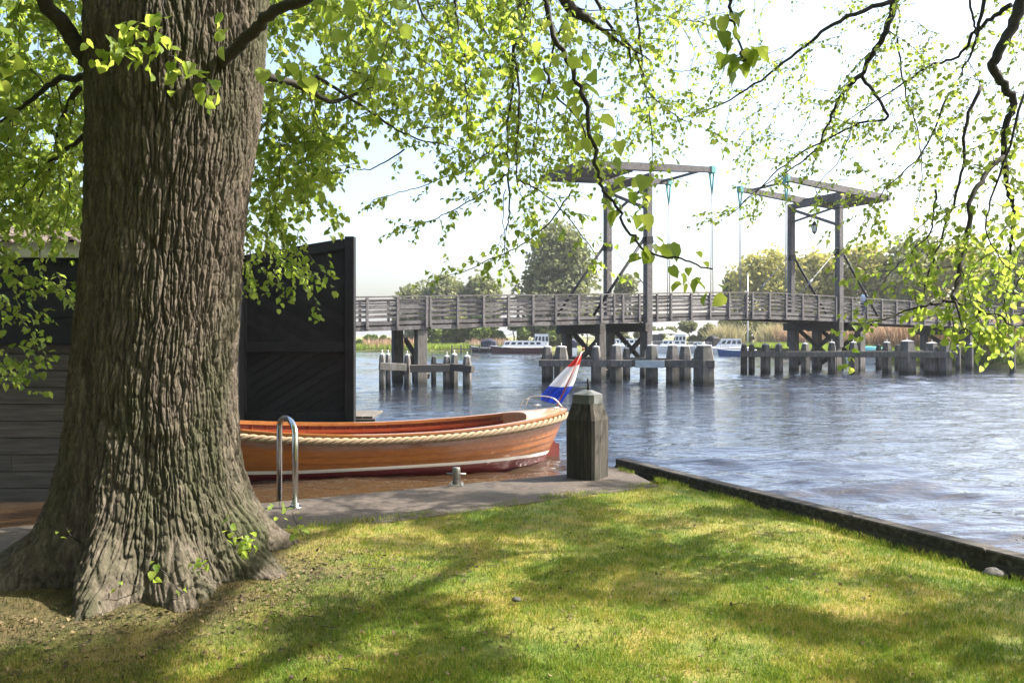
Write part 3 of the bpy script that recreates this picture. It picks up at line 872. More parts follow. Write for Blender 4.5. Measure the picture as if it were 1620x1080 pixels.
PT = 11.30
def tower(s, sg):
    """sg = +1: balance beams reach towards larger s"""
    tw = MB()
    tw.bar(bp(s - 0.0, -BW / 2, 0).lerp(bp(s, -BW / 2, 0), 0) + Vector((0, 0, PT + 0.0)) + NV * (BW / 2 + 0.35), bp(s, -BW / 2, PT) - NV * (BW / 2 + 0.35), 0.36, 0.36, bev=0.02)
    tw = tw.build('portal_beam', M['wood'], br)
    for v in (0.0, -BW):
        mb = MB()
        mb.bar(bp(s, v, 1.6), bp(s, v, PT - 0.18), 0.40, 0.40, up=NV, bev=0.03)
        mb.bar(bp(s, v, PT - 0.5), bp(s, v, PT - 0.19), 0.46, 0.46, up=NV, bev=0.03)
        o = mb.build('tower_post', M['wood'], br)
        mb = MB()
        mb.bar(bp(s, v, 7.55), bp(s, v, 7.95), 0.44, 0.44, up=NV)
        mb.build('post_band', M['iron'], o)
        mb = MB()                                   # heavy stay on the shore side
        mb.tube([bp(s - sg * 0.2, v, 7.9), bp(s - sg * 3.6, v, zb(s - sg * 3.6) + 0.5)], 0.085, 8)
        mb.build('stay_rod', M['iron'], br)
        mb = MB()                                   # thin tie with turnbuckle on the leaf side
        a, b = bp(s + sg * 0.2, v, 7.9), bp(s + sg * 4.6, v, zb(s + sg * 4.6) + 0.6)
        mb.tube([a, b], 0.022, 5)
        mb.tube([a.lerp(b, 0.50), a.lerp(b, 0.58)], 0.06, 6)
        mb.build('tie_rod', M['steelrod'], br)
    mb = MB()
    mb.bar(bp(s, 0, 9.6) - NV * 0.2, bp(s, -BW, PT - 0.25) + NV * 0.2, 0.16, 0.18)
    mb.build('cross_brace', M['wood'], br)
    mb = MB()
    mb.bar(bp(s + 0.02, -BW, 10.25) + NV * 0.2, bp(s + 0.02, 0, PT - 0.35 - 0.2) - NV * 0.2, 0.12, 0.12) if sg < 0 else mb.bar(bp(s + 0.18, -BW, 9.7) + NV * 0.2, bp(s + 0.18, 0, PT - 0.3) - NV * 0.2, 0.12, 0.12)
    mb.build('cross_brace', M['wood'], br)
    zA, zBk = 12.15, 11.62                           # tip and tail heights of the balance beams
    for v in (0.0, -BW):
        mb = MB()
        a, b = bp(s + sg * 4.71, v, zA), bp(s - sg * 4.38, v, zBk)
        e = a.lerp(b, 0.5)
        mb.rings([[c + NV * w * q + Vector((0, 0, h * r)) for (q, r) in ((-1, -1), (1, -1), (1, 1), (-1, 1))] for c, w, h in ((a, 0.13, 0.15), (e, 0.17, 0.21), (b, 0.17, 0.20))])
        o = mb.build('balance_beam', M['wood'], br)
        mb = MB()
        mb.bar(a - U * sg * 0.1 + Vector((0, 0, -0.2)), a - U * sg * 0.1 + Vector((0, 0, 0.2)), 0.30, 0.34, up=NV)
        mb.tube([a - U * sg * 0.1 + Vector((0, 0, -0.15)) + U * 0.16, a - U * sg * 0.1 + Vector((0, 0, -1.5))], [0.07, 0.03], 6)
        mb.tube([a - U * sg * 0.1 + Vector((0, 0, -0.15)) - U * 0.16, a - U * sg * 0.1 + Vector((0, 0, -1.5))], [0.07, 0.03], 6)
        mb.build('chain_strap', M['verdigris'], o)
        mb = MB()
        c = a - U * sg * 0.1
        for q in (-0.09, 0.09):
            mb.tube([c + U * q * 0.4 + Vector((0, 0, -1.4)), Vector((c.x, c.y, zb(s + sg * 4.6) + 0.5)) + U * q], 0.03, 5)
        mb.build('lifting_chain', M['steelrod'], br)
    mb = MB()                                        # ballast platform on the tail, tapering thin to the pivot
    a0, a1 = bp(s - sg * 0.9, -0.17, zBk + 0.10), bp(s - sg * 0.9, -BW + 0.17, zBk + 0.10)
    b0, b1 = bp(s - sg * 4.33, -0.17, zBk - 0.03), bp(s - sg * 4.33, -BW + 0.17, zBk - 0.03)
    n = 9
    for i in range(n):
        p0, p1, r0_, r1_ = a0.lerp(a1, i / n), a0.lerp(a1, (i + 0.94) / n), b0.lerp(b1, i / n), b0.lerp(b1, (i + 0.94) / n)
        up = Vector((0, 0, 0.16))
        mb.add([p0 - up, p1 - up, r1_ - up, r0_ - up, p0 + up, p1 + up, r1_ + up, r0_ + up], [(0, 1, 2, 3), (7, 6, 5, 4), (0, 4, 5, 1), (1, 5, 6, 2), (2, 6, 7, 3), (3, 7, 4, 0)])
    mb.build('ballast_platform', M['wood'], br)
    mb = MB()
    mb.bar(bp(s - sg * 4.45, 0.25, zBk - 0.02), bp(s - sg * 4.45, -BW - 0.25, zBk - 0.02), 0.22, 0.36)
    mb.build('tail_beam', M['wood'], br)
    mb = MB()
    mb.bar(bp(s + sg * 4.0, 0.12, zA - 0.06), bp(s + sg * 4.0, -BW - 0.12, zA - 0.06), 0.13, 0.13)
    mb.build('tip_spreader', M['wood'], br)
tower(SA, 1)
tower(SB, -1)

def bent(s, head=True, brace=True, fat=0.44, ztop_=None, spread=0.0):
    zt_ = zb(s) if ztop_ is None else ztop_
    for v in (-0.25, -BW + 0.25):
        mb = MB()
        mb.bar(bp(s, v + (spread if v > -1 else -spread), -1.2), bp(s, v, zt_ - (0.0 if not head else 0.0)), fat, fat, up=NV, bev=0.03)
        mb.build('support_post', M['pile'], br)
    if head:
        mb = MB(); mb.bar(bp(s - 0.26, 0.35, zt_ - 0.28), bp(s - 0.26, -BW - 0.35, zt_ - 0.28), 0.3, 0.5, bev=0.02); mb.build('head_beam', M['wood_dark'], br)
    if brace:
        mb = MB(); mb.bar(bp(s + 0.25, -0.3, zt_ - 0.5), bp(s + 0.25, -BW + 0.3, 0.35), 0.14, 0.26); mb.build('pier_brace', M['wood_dark'], br)
        mb = MB(); mb.bar(bp(s + 0.42, -BW + 0.3, zt_ - 0.5), bp(s + 0.42, -0.3, 0.35), 0.14, 0.26); mb.build('pier_brace', M['wood_dark'], br)
bent(-4.9, head=False, fat=0.52)
bent(SA - 3.0, fat=0.46)
bent(SA, fat=0.46)
bent(SB, fat=0.5)
bent(SB + 2.2, fat=0.5)
bent(SB + 13.5, fat=0.42)
bent(-19.0, fat=0.5)
# lantern hanging from the crossed braces of the far portal
lp = bp(SB, -BW / 2, 10.35)
lt = thing('lantern', 'small black lantern hanging under the portal of the farther tower', 'lantern', lp + Vector((0, 0, -0.9)))
mb = MB(); mb.tube([lp + Vector((0, 0, 0.2)), lp + Vector((0, 0, -0.35))], 0.02, 6)
def hexr(c, r, z, n=6, a0=0.0): return [c + Vector((r * math.cos(a0 + 2 * math.pi * i / n), r * math.sin(a0 + 2 * math.pi * i / n), z)) for i in range(n)]
mb.rings([hexr(lp, 0.03, -0.3), hexr(lp, 0.10, -0.36), hexr(lp, 0.12, -0.44), hexr(lp, 0.28, -0.58), hexr(lp, 0.27, -0.61)])
mb.rings([hexr(lp, 0.14, -1.02), hexr(lp, 0.15, -1.06), hexr(lp, 0.05, -1.14), hexr(lp, 0.03, -1.22)])
for i in range(6):
    mb.tube([lp + hexr(Vector(), 0.22, -0.6)[i], lp + hexr(Vector(), 0.14, -1.03)[i]], 0.016, 5)
mb.build('lantern_frame', M['iron'], lt)
mb = MB(); mb.rings([hexr(lp, 0.13, -1.02), hexr(lp, 0.205, -0.61)]); mb.build('lantern_glass', M['lampglass'], lt)

# ------------------------------------------------------------------ fender groups in the river
def fender(name, label, d0, piles, beams, extra=None):
    t = thing(name, label, 'bridge fender', at(piles[0][0], HOR, d0) + Vector((0, 0, -EYE)), 'timber fenders round the bridge piers')
    for p in piles:
        px, wpx, ytop, d = p[:4]
        rot = p[4] if len(p) > 4 else 30
        c = at(px, ytop, d)
        r = wpx / F * d / 2 * 1.04
        ch = r * 0.7
        def ring(rad, z): return [Vector((c.x + rad * math.cos(R(rot) + a * math.pi / 3), c.y + rad * math.sin(R(rot) + a * math.pi / 3), z)) for a in range(6)]
        mb = MB(); mb.rings([ring(r * 1.06, -1.3), ring(r * 1.02, c.z - 2.0 * r), ring(r * 0.98, c.z - 1.3 * r), ring(r * 0.72, c.z)])
        o = mb.build('pile', M['pile'], t)
        mb = MB(); mb.rings([ring(r * 0.74, c.z - 0.02), ring(r * 0.76, c.z + 0.035), ring(r * 0.2, c.z + 0.075)])
        mb.tube([c + Vector((0, 0, 0.05)), c + Vector((0, 0, 0.22))], 0.022, 6)
        mb.build('pile_cap', M['capwhite'], o)
    for b in beams:
        a, e, d1, d2, hh = at(b[0], b[1], b[4]), at(b[2], b[3], b[5]), b[4], b[5], b[6]
        mb = MB(); mb.bar(a, e, 0.24, hh / F * (d1 + d2) / 2, bev=0.02)
        mb.build('fender_beam', M[b[7]] if len(b) > 7 else M['pile'], t)
    return t
fender('pier_fender', 'low timber fender round the leftmost bridge pier, with one pale board', 37.0,
       [(604.5, 9, 561, 36.4, 10), (614, 9, 561, 37.2, 40), (644.5, 10, 562, 37.2, 0), (707, 12, 564, 37.6, 20), (719, 12, 561, 37.6, 30), (739, 13, 564, 36.6, 10),
        (686, 8, 564, 40.3, 20), (627, 4, 563, 43.0, 20), (656, 8, 565, 42.5, 20)],
       [(600, 579, 642, 581, 36.3, 36.8, 12), (649, 583, 712, 582, 37.0, 37.0, 12, 'wood_pale'), (712, 580, 748, 584, 37.1, 36.2, 11, 'wood_dark'), (690, 579, 745, 581, 40.5, 39.8, 9, 'wood_dark')])
fender('pier_fender', 'heavy timber fender round the middle pier, with a grey metal plate', 41.0,
       [(866, 17, 549, 41.8, 10), (888, 22, 549, 41.6, 15), (943, 15, 549, 40.6, 0), (975, 20, 547, 40.6, 18), (1031, 21, 547, 39.9, 20), (1064, 22, 547, 39.8, 18), (1114, 34, 547, 39.2, 12),
        (884, 14, 551, 45.0, 20), (991, 13, 551, 45.2, 20), (1084, 20, 548, 42.4, 10), (1105, 16, 551, 44.8, 10)],
       [(853, 574, 1000, 575, 41.2, 40.1, 11), (1000, 574, 1131, 576, 40.0, 38.7, 12), (856, 568, 1010, 569, 45.3, 45.0, 8), (1005, 569, 1122, 571, 45.0, 44.6, 8)])
fender('pier_fender', 'timber fender of many stout piles round the farther pier, before the reeds', 50.0,
       [(1177, 11, 545, 51.5, 10), (1189, 10, 545, 51.8, 20), (1211, 16, 545, 51.2, 15), (1232, 13, 545, 51.2, 20), (1274, 14, 544, 51.0, 18), (1316, 12, 542, 50.6, 0), (1350, 14, 542, 50.4, 20),
        (1403, 14, 542, 50.2, 18), (1435, 26, 540, 49.6, 12), (1474, 22, 543, 49.5, 14), (1495, 20, 542, 49.0, 10),
        (1255, 9, 548, 56, 10), (1390, 9, 546, 56.5, 10), (1420, 9, 546, 56.5, 10), (1330, 9, 548, 56, 10)],
       [(1172, 560, 1330, 560, 51.0, 50.2, 9), (1330, 560, 1512, 561, 50.2, 48.6, 10), (1240, 559, 1460, 557, 56.2, 56.0, 6)])
def lone_pile(px, wpx, ytop, d, label):
    c = at(px, ytop, d); r = wpx / F * d / 2
    t = thing('mooring_pile', label, 'mooring pile', (c.x, c.y, 0))
    def ring(rad, z): return [Vector((c.x + rad * math.cos(a * math.pi / 4), c.y + rad * math.sin(a * math.pi / 4), z)) for a in range(8)]
    mb = MB(); mb.rings([ring(r * 1.05, -1.2), ring(r, c.z - r), ring(r * 0.8, c.z)], smooth=False); mb.build('pile', M['pile'], t)
    mb = MB(); mb.rings([ring(r * 0.84, c.z - 0.01), ring(r * 0.84, c.z + 0.04), ring(r * 0.2, c.z + 0.12)]); mb.build('pile_cap', M['capwhite'], t)
lone_pile(1602, 9, 538, 52.0, 'grey mooring pile standing alone below the leafy right-hand branches')
lone_pile(1516, 8, 548, 55.0, 'thin mooring pile just past the end of the farther fender')
lone_pile(1536, 7, 545, 56.0, 'pale slim mooring pile between the farther fender and the reedy bank')

# grey plate fixed to the middle fender
t = thing('fender_plate', 'pale grey metal plate fixed on the middle fender beam', 'plate', at(1028, 575, 39.4))
mb = MB()
a, b = at(1005, 575.5, 39.66), at(1051, 576, 39.25)
mb.bar(a, b, 0.03, 0.36, bev=0.008)
for q in (0.06, 0.35, 0.65, 0.94):
    c = a.lerp(b, q); mb.tube([c + Vector((0, -0.014, 0.12)), c + Vector((0, -0.04, 0.12))], 0.03, 6); mb.tube([c + Vector((0, -0.014, -0.12)), c + Vector((0, -0.04, -0.12))], 0.03, 6)
mb.build('plate', M['plate'], t)

# ------------------------------------------------------------------ person on the bridge
ps = s_at(1389)
pb = bp(ps, -1.2, zb(ps) + 0.47)
def person(base, yaw, label):
    t = thing('person', label, 'person', base)
    Rm = Matrix.Rotation(yaw, 3, 'Z')
    def W(x, y, z): return base + Rm @ Vector((x, y, z))
    # x: sideways, y: forward
    J = {'pel': (0, 0, .93), 'spn': (0, .06, 1.15), 'chs': (0, .14, 1.36), 'nck': (0, .18, 1.50), 'hd1': (0, .21, 1.58), 'hd2': (0, .22, 1.70),
         'hl': (-.09, 0, .90), 'kl': (-.10, .14, .50), 'al': (-.10, .04, .09), 'tl': (-.11, .18, .03),
         'hr': (.09, 0, .90), 'kr': (.10, -.02, .49), 'ar': (.10, -.26, .11), 'tr': (.11, -.12, .03),
         'sl': (-.19, .14, 1.42), 'el': (-.26, .20, 1.16), 'wl': (-.20, .40, 1.02), 'pl': (-.19, .47, .99),
         'sr': (.19, .14, 1.42), 'er': (.26, .12, 1.15), 'wr': (.21, .34, 1.03), 'pr': (.20, .42, 1.0)}
    RD = {'pel': .15, 'spn': .14, 'chs': .16, 'nck': .06, 'hd1': .085, 'hd2': .09, 'hl': .10, 'kl': .068, 'al': .045, 'tl': .04, 'hr': .10, 'kr': .068, 'ar': .045, 'tr': .04,
          'sl': .068, 'el': .048, 'wl': .034, 'pl': .036, 'sr': .068, 'er': .048, 'wr': .034, 'pr': .036}
    E = [('pel', 'spn'), ('spn', 'chs'), ('chs', 'nck'), ('nck', 'hd1'), ('hd1', 'hd2'), ('pel', 'hl'), ('hl', 'kl'), ('kl', 'al'), ('al', 'tl'), ('pel', 'hr'), ('hr', 'kr'), ('kr', 'ar'), ('ar', 'tr'),
         ('chs', 'sl'), ('sl', 'el'), ('el', 'wl'), ('wl', 'pl'), ('chs', 'sr'), ('sr', 'er'), ('er', 'wr'), ('wr', 'pr')]
    ks = list(J)
    me = bpy.data.meshes.new('body')
    me.from_pydata([tuple(W(*J[k]) - base) for k in ks], [(ks.index(a), ks.index(b)) for a, b in E], [])
    o = link('body', me, t)
    o.modifiers.new('skin', 'SKIN')
    sv = me.skin_vertices[0].data
    for i, k in enumerate(ks):
        sv[i].radius = (RD[k], RD[k]); sv[i].use_root = (k == 'pel')
    o.modifiers.new('sub', 'SUBSURF').levels = 1
    o.modifiers['sub'].render_levels = 1
    me.materials.append(M['skin'])
    def shell(name, parts, mat, f):
        mb = MB()
        for (ch, rr_) in parts:
            pts = catmull([W(*J[k]) for k in ch], 4)
            rs = [rr_[min(len(rr_) - 1, int(i / 4))] + (rr_[min(len(rr_) - 1, int(i / 4) + 1)] - rr_[min(len(rr_) - 1, int(i / 4))]) * ((i % 4) / 4) for i in range(len(pts))]
            mb.tube(pts, rs, 12)
        return mb.build(name, mat, t)
    shell('shirt', [(('pel', 'spn', 'chs', 'nck'), [.17, .165, .19, .085]), (('chs', 'sl', 'el'), [.12, .09, .07]), (('chs', 'sr', 'er'), [.12, .09, .07])], M['shirt'], 1)
    shell('trousers', [(('pel', 'hl', 'kl', 'al'), [.14, .115, .085, .07]), (('pel', 'hr', 'kr', 'ar'), [.14, .115, .085, .07])], M['trousers'], 1)
    mb = MB()
    c = W(0, .20, 1.68)
    for i in range(6):
        pass
    rings = []
    for i in range(6):
        a = i / 5 * math.pi * 0.55
        rings.append([c + Rm @ Vector((0.105 * math.sin(math.pi / 2 + a - .3) * math.cos(q), 0.115 * math.sin(math.pi / 2 + a - .3) * math.sin(q) - 0.012, 0.115 * math.sin(a) - .02)) for q in [2 * math.pi * k / 12 for k in range(12)]])
    mb.rings(rings, smooth=True)
    mb.build('hair', M['hair'], t)
person(pb, math.atan2(U.y, U.x) - math.pi / 2, 'person in a light blue shirt walking across the bridge')

# ------------------------------------------------------------------ the varnished sloop
AX = Vector((math.cos(R(20)), math.sin(R(20)), 0)); SD = Vector((AX.y, -AX.x, 0))       # towards the stern / towards the camera side
ST = Vector((1.06, 15.75, 0)); BL = 7.6
def hB(u):
    return 1.04 * (1 - (1 - u / .5) ** 2.7) ** .6 if u < .5 else 1.04 * max(0.0, 1 - ((u - .5) / .5) ** 2.4) ** .85
def hS(u):
    return .70 + .25 * ((.45 - u) / .45) ** 2 if u < .45 else .70 + .36 * ((u - .45) / .55) ** 2
def hp(u, t, sd, off=0.0, inn=0.0):
    s = hS(u); z = s + (-.42 - s) * t
    e = max(0, 1 - min(u, 1 - u) / .32)
    p = 3.0 - 1.5 * e
    y = max(0.0, (hB(u) - inn)) * max(0.0, 1 - t ** p) ** .8 + off
    x = -BL * u
    if u < .3: x -= .66 * t ** 1.1 * (1 - u / .3) ** 2
    if u > .75: x += .7 * t * ((u - .75) / .25) ** 2
    if inn: x = max(min(x, -inn), -BL + inn)
    return ST + AX * x + SD * (sd * y) + Vector((0, 0, z))
boat = thing('sloop', 'varnished orange open wooden sloop with a rope fender round its rim', 'boat', ST - AX * 3.8)
us = [0.5 - 0.5 * math.cos(math.pi * i / 64) for i in range(65)]
mb = MB()
ns = 10
for sd in (1, -1):
    for k in range(ns):
        rows = []
        for j in range(4):
            f = j / 3
            t = (k + f) / ns
            rows.append([hp(u, t, sd, 0.022 * f * (1 if u > .02 and u < .98 else .2)) for u in us])
        rows.append([hp(u, (k + 1) / ns, sd, 0.0) for u in us])
        mb.grid(rows, smooth=False)
hull = mb.build('hull', M['hull'], boat)
me = hull.data
wa = me.attributes.new('wl', 'FLOAT', 'POINT')
wa.data.foreach_set('value', [v.co.z for v in me.vertices])
me.polygons.foreach_set('use_smooth', [True] * len(me.polygons))
try: me.set_sharp_from_angle(angle=R(28))
except Exception: pass
mb = MB()
for sd in (1, -1):
    rows = []
    for j in range(8):
        rows.append([hp(u, j / 7 * .62, sd, 0, .06) for u in us])
    mb.grid(rows)
lin = mb.build('hull_lining', M['interior'], boat)
mb = MB()
for i in range(26):                                   # frames
    u = .10 + .84 * i / 25
    for sd in (1, -1):
        pts = [hp(u, q, sd, 0, .075) for q in (0.02, .15, .3, .45, .6)]
        mb = MB(); mb.tube(pts, .024, 4, smooth=False); mb.build('rib', M['interior'], lin)
mb = MB()
fl = [[hp(u, .58, 1, 0, .07) * 1 for u in us], [hp(u, .58, -1, 0, .07) for u in us]]
for r in fl:
    for v in r: v.z = 0.10
mb.grid(fl, smooth=False)
mb.build('floor_boards', M['interior'], boat)
mb = MB()
for sd in (1, -1):                                     # inner stringer and side bench
    for q in (.12, .27):
        pts = [hp(u, q, sd, 0, .10) for u in us[8:-6]]
        for a, b in zip(pts[:-1], pts[1:]): mb.bar(a, b, 0.03, 0.06)
mb.build('stringers', M['interior'], boat)
for u in (.33, .52, .72):
    mb = MB()
    w = hB(u) - .12
    c = ST - AX * BL * u + Vector((0, 0, .40))
    mb.box(c, SD * w, AX * .13, (0, 0, .02), .008)
    mb.build('thwart', M['interior'], boat)
mb = MB()
for sd in (1, -1):
    ro, ri, rl = [], [], []
    for u in us:
        a = hp(u, 0, sd, .02); b = hp(u, 0, sd, 0, .11)
        if u < .02: b = hp(.012, 0, sd, 0, .04)
        ro.append(a + Vector((0, 0, .022))); ri.append(b + Vector((0, 0, .022))); rl.append(b - Vector((0, 0, .035)))
    mb.grid([[p - Vector((0, 0, .03)) for p in ro], ro, ri, rl], smooth=False)
mb.build('gunwale', M['gunwale'], boat)
mb = MB()                                              # short after deck with a curved edge
rows = []
for j in range(11):
    f = -1 + 2 * j / 10
    row = []
    for i in range(14):
        uu = 0.004 + (0.145 - 0.03 * (1 - f * f)) * i / 13
        a, b = hp(uu, 0, 1, -.04), hp(uu, 0, -1, -.04)
        p = a.lerp(b, (f + 1) / 2)
        p.z = hS(uu) + .018 + .05 * (1 - f * f) * min(1, i / 5)
        row.append(p)
    rows.append(row)
mb.grid(rows)
mb.grid([[r[-1] for r in rows], [r[-1] - Vector((0, 0, .30)) for r in rows]], smooth=False)
mb.build('after_deck', M['deckwood'], boat)
mb = MB()                                              # three-strand rope round the rim
path = [hp(u, .075, 1, .055) for u in [0.5 - 0.5 * math.cos(math.pi * i / 220) for i in range(221)]]
path2 = [hp(u, .075, -1, .055) for u in [0.5 - 0.5 * math.cos(math.pi * i / 220) for i in range(221)]]
full = path[::-1] + path2[1:]
ln = [0]
for a, b in zip(full[:-1], full[1:]): ln.append(ln[-1] + (b - a).length)
m = int(ln[-1] / 0.022)
ss = np.linspace(0, ln[-1], m)
fx = [np.interp(ss, ln, [p[k] for p in full]) for k in range(3)]
fp = [Vector((fx[0][i], fx[1][i], fx[2][i])) for i in range(m)]
for st_ in range(3):
    pts = []
    for i in range(m):
        tg = (fp[min(i + 1, m - 1)] - fp[max(i - 1, 0)]).normalized()
        h = tg.cross(Vector((0, 0, 1))).normalized()
        v = h.cross(tg)
        a = ss[i] / 0.44 * 2 * math.pi + st_ * 2 * math.pi / 3
        pts.append(fp[i] + (h * math.cos(a) + v * math.sin(a)) * .037)
    mb.tube(pts, .031, 7)
mb.build('rope_fender', M['rope'], boat)
mb = MB()                                              # rudder hung on the sternpost
rp = [(-.40, .52), (-.32, .55), (-.22, .30), (-.13, .27), (-.13, -.4), (-.75, -.4), (-.62, .1)]
def rv(x, z, s): return ST + AX * (x - .02) + SD * s + Vector((0, 0, z))
mb.rings([[rv(x, z, -.03) for x, z in rp], [rv(x, z, .03) for x, z in rp]])
mb.build('rudder', M['rudder'], boat)
mb = MB()                                              # steel rails and cleats on the after deck
zz = hS(0) + .04
def dk(px, py): return at(px, py, 15.55)
mb.tube(catmull([dk(832, 640), dk(838, 628), dk(856, 626), dk(876, 630), dk(890, 644)], 5), .012, 6)
mb.tube(catmull([dk(824, 642), dk(828, 632), dk(836, 630)], 4), .012, 6)
mb.build('stern_rail', M['steel'], boat)
for s_, v in ((-.35, .28), (-.5, -.3)):
    mb = MB(); c = ST + AX * s_ + SD * v + Vector((0, 0, zz + .02))
    mb.tube([c - AX * .09, c + AX * .09], .014, 6); mb.tube([c - Vector((0, 0, .05)), c], .016, 6)
    mb.build('cleat', M['steel'], boat)

# flag on its staff at the stern
pf0, pf1 = at(880, 645, 15.6), at(922, 553, 15.75)
fg = thing('flag', 'red, white and blue flag drooping from a slanting staff at the boat stern', 'flag', pf0)
mb = MB(); mb.tube([pf0 - (pf1 - pf0) * .08, pf1], [.017, .011], 8); mb.tube([pf1, pf1 + (pf1 - pf0).normalized() * .05], [.022, .012], 8)
mb.build('flagstaff', M['interior'], fg)
rowsL = [(919, 558), (905, 572), (893, 584), (879, 598), (867, 612), (857, 623), (855, 632)]
rowsR = [(921, 556), (919, 570), (914, 586), (910, 602), (904, 616), (896, 626), (889, 637)]
nr, nc = 28, 22
V, at_s = [], []
for j in range(nr + 1):
    f = j / nr * 6; i0 = min(5, int(f)); ff = f - i0
    lx, ly = [rowsL[i0][k] + (rowsL[i0 + 1][k] - rowsL[i0][k]) * ff for k in (0, 1)]
    rx, ry = [rowsR[i0][k] + (rowsR[i0 + 1][k] - rowsR[i0][k]) * ff for k in (0, 1)]
    for i in range(nc + 1):
        q = i / nc
        sag = 3.0 * math.sin(math.pi * q) * (j / nr)
        dd = 15.86 + .10 * math.sin(q * 12 + j * .12) * (0.3 + j / nr) + .02 * math.sin(q * 21 + j * .3) + .05 * (1 - q)
        V.append(at(lx + (rx - lx) * q, ly + (ry - ly) * q + sag, dd))
        tt = j / nr
        at_s.append(np.interp(tt + .05 * (q - .5), [0, .25, .62, 1.0], [.02, 1 / 3, 2 / 3, .98]))
Q = [(j * (nc + 1) + i, j * (nc + 1) + i + 1, (j + 1) * (nc + 1) + i + 1, (j + 1) * (nc + 1) + i) for j in range(nr) for i in range(nc)]
np_mesh('cloth', [tuple(v) for v in V], quads=Q, mats=[M['flag']], parent=fg, attrs={'stripe': at_s})

# ------------------------------------------------------------------ things on the quay
pc = Vector((0.955, 10.12, GZ))
t = thing('mooring_post', 'thick square wooden mooring post with a grey green metal cap on the quay', 'mooring post', pc)
ra = R(35)
ux, uy = Vector((math.cos(ra), -math.sin(ra), 0)), Vector((math.sin(ra), math.cos(ra), 0))
def sq(h, z, c=0.03, jit=0.0):
    out = []
    for (i, j) in ((-1, -1), (1, -1), (1, 1), (-1, 1)):
        k = h - c
        for (a, b) in (((i * h, j * k), (i * k, j * h)) if i * j < 0 else ((i * k, j * h), (i * h, j * k))):
            pass
        if (i, j) == (-1, -1): pts = [(-h, -k), (-k, -h)]
        elif (i, j) == (1, -1): pts = [(k, -h), (h, -k)]
        elif (i, j) == (1, 1): pts = [(h, k), (k, h)]
        else: pts = [(-k, h), (-h, k)]
        out += [pc + ux * a + uy * b + Vector((0, 0, z)) for a, b in pts]
    return out
mb = MB(); mb.rings([sq(.203, -.6), sq(.203, .2), sq(.205, .5), sq(.205, .74), sq(.150, .955)])
mb.build('post_shaft', M['post'], t)
mb = MB(); mb.rings([sq(.158, .94, .05), sq(.158, 1.055, .05), sq(.05, 1.105, .015)])
cp = mb.build('metal_cap', M['leadcap'], t)
mb = MB(); mb.tube([pc + Vector((0.01, 0, 1.09)), pc + Vector((0.01, 0, 1.25))], .014, 8)
mb.build('cap_pin', M['iron'], cp)

lb = onz(467, 803, GZ)
t = thing('ladder_handrail', 'bent stainless steel ladder handrail standing at the quay edge by the tree', 'handrail', lb)
le = at(442, 790, 8.98)
zt_ = GZ + .90
pts = [lb, lb + Vector((0, 0, .75))]
for i in range(1, 12):
    a = math.pi * i / 12
    c = lb.lerp(le, .5); h = (le - lb); h.z = 0
    pts.append(Vector((c.x, c.y, GZ + .77)) - h * .5 * math.cos(a) + Vector((0, 0, .13 * math.sin(a))))
pts += [Vector((le.x, le.y, GZ + .75)), Vector((le.x, le.y, -.3))]
mb = MB(); mb.tube(pts, .031, 12); mb.build('tube', M['steel'], t)
mb = MB(); mb.tube([lb + Vector((0, 0, .001)), lb + Vector((0, 0, .016))], .07, 16); mb.tube([lb + Vector((0, 0, .016)), lb + Vector((0, 0, .05))], .04, 14); mb.build('foot_flange', M['steel'], t)

bb = onz(722, 767, GZ)
t = thing('bollard', 'small steel mooring bollard with a cross pin on the quay', 'bollard', bb)
mb = MB(); mb.tube([bb, bb + Vector((0, 0, .20)), bb + Vector((0, 0, .212)), bb + Vector((0, 0, .215))], [.048, .048, .044, .02], 18); mb.build('bollard_tube', M['galv'], t)
mb = MB(); mb.tube([bb + Vector((-.115, .02, .135)), bb + Vector((.115, -.02, .135))], .013, 8); mb.build('cross_pin', M['galv'], t)
mb = MB(); mb.box(bb + Vector((0, 0, .009)), (.085, 0, 0), (0, .085, 0), (0, 0, .008), .004)
for i in (-1, 1):
    for j in (-1, 1): mb.tube([bb + Vector((i * .06, j * .06, .017)), bb + Vector((i * .06, j * .06, .032))], .012, 6)
mb.build('base_plate', M['galv'], t)

def lump(c, r, seed, sx=1, sy=1, sz=1):
    mb = MB(); rows = []
    for i in range(13):
        th = math.pi * i / 12
        row = []
        for k in range(18):
            ph = 2 * math.pi * k / 18
            d = Vector((math.sin(th) * math.cos(ph), math.sin(th) * math.sin(ph), math.cos(th)))
            q = 1 + .22 * mnoise.noise(d * 1.6 + Vector((seed, 0, 0))) + .08 * mnoise.noise(d * 5 + Vector((seed, 3, 0)))
            row.append(c + Vector((d.x * sx, d.y * sy, d.z * sz)) * r * q)
        rows.append(row)
    mb.grid(rows, close=True)
    return mb
sc_ = at(1573, 888, 6.15); sc_.z = GZ - .05
tag(lump(sc_, .075, 4, 1.25, .9, .75).build('stone', M['stone'], base=sc_), 'pale round stone half buried beside the timber edging', 'stone')
sc_ = onz(817, 952, GZ); sc_.z = GZ + .02
tag(lump(sc_, .024, 9, 1.3, 1, .7).build('pebble', M['stone'], base=sc_), 'small pale pebble lying in the middle of the lawn', 'pebble')

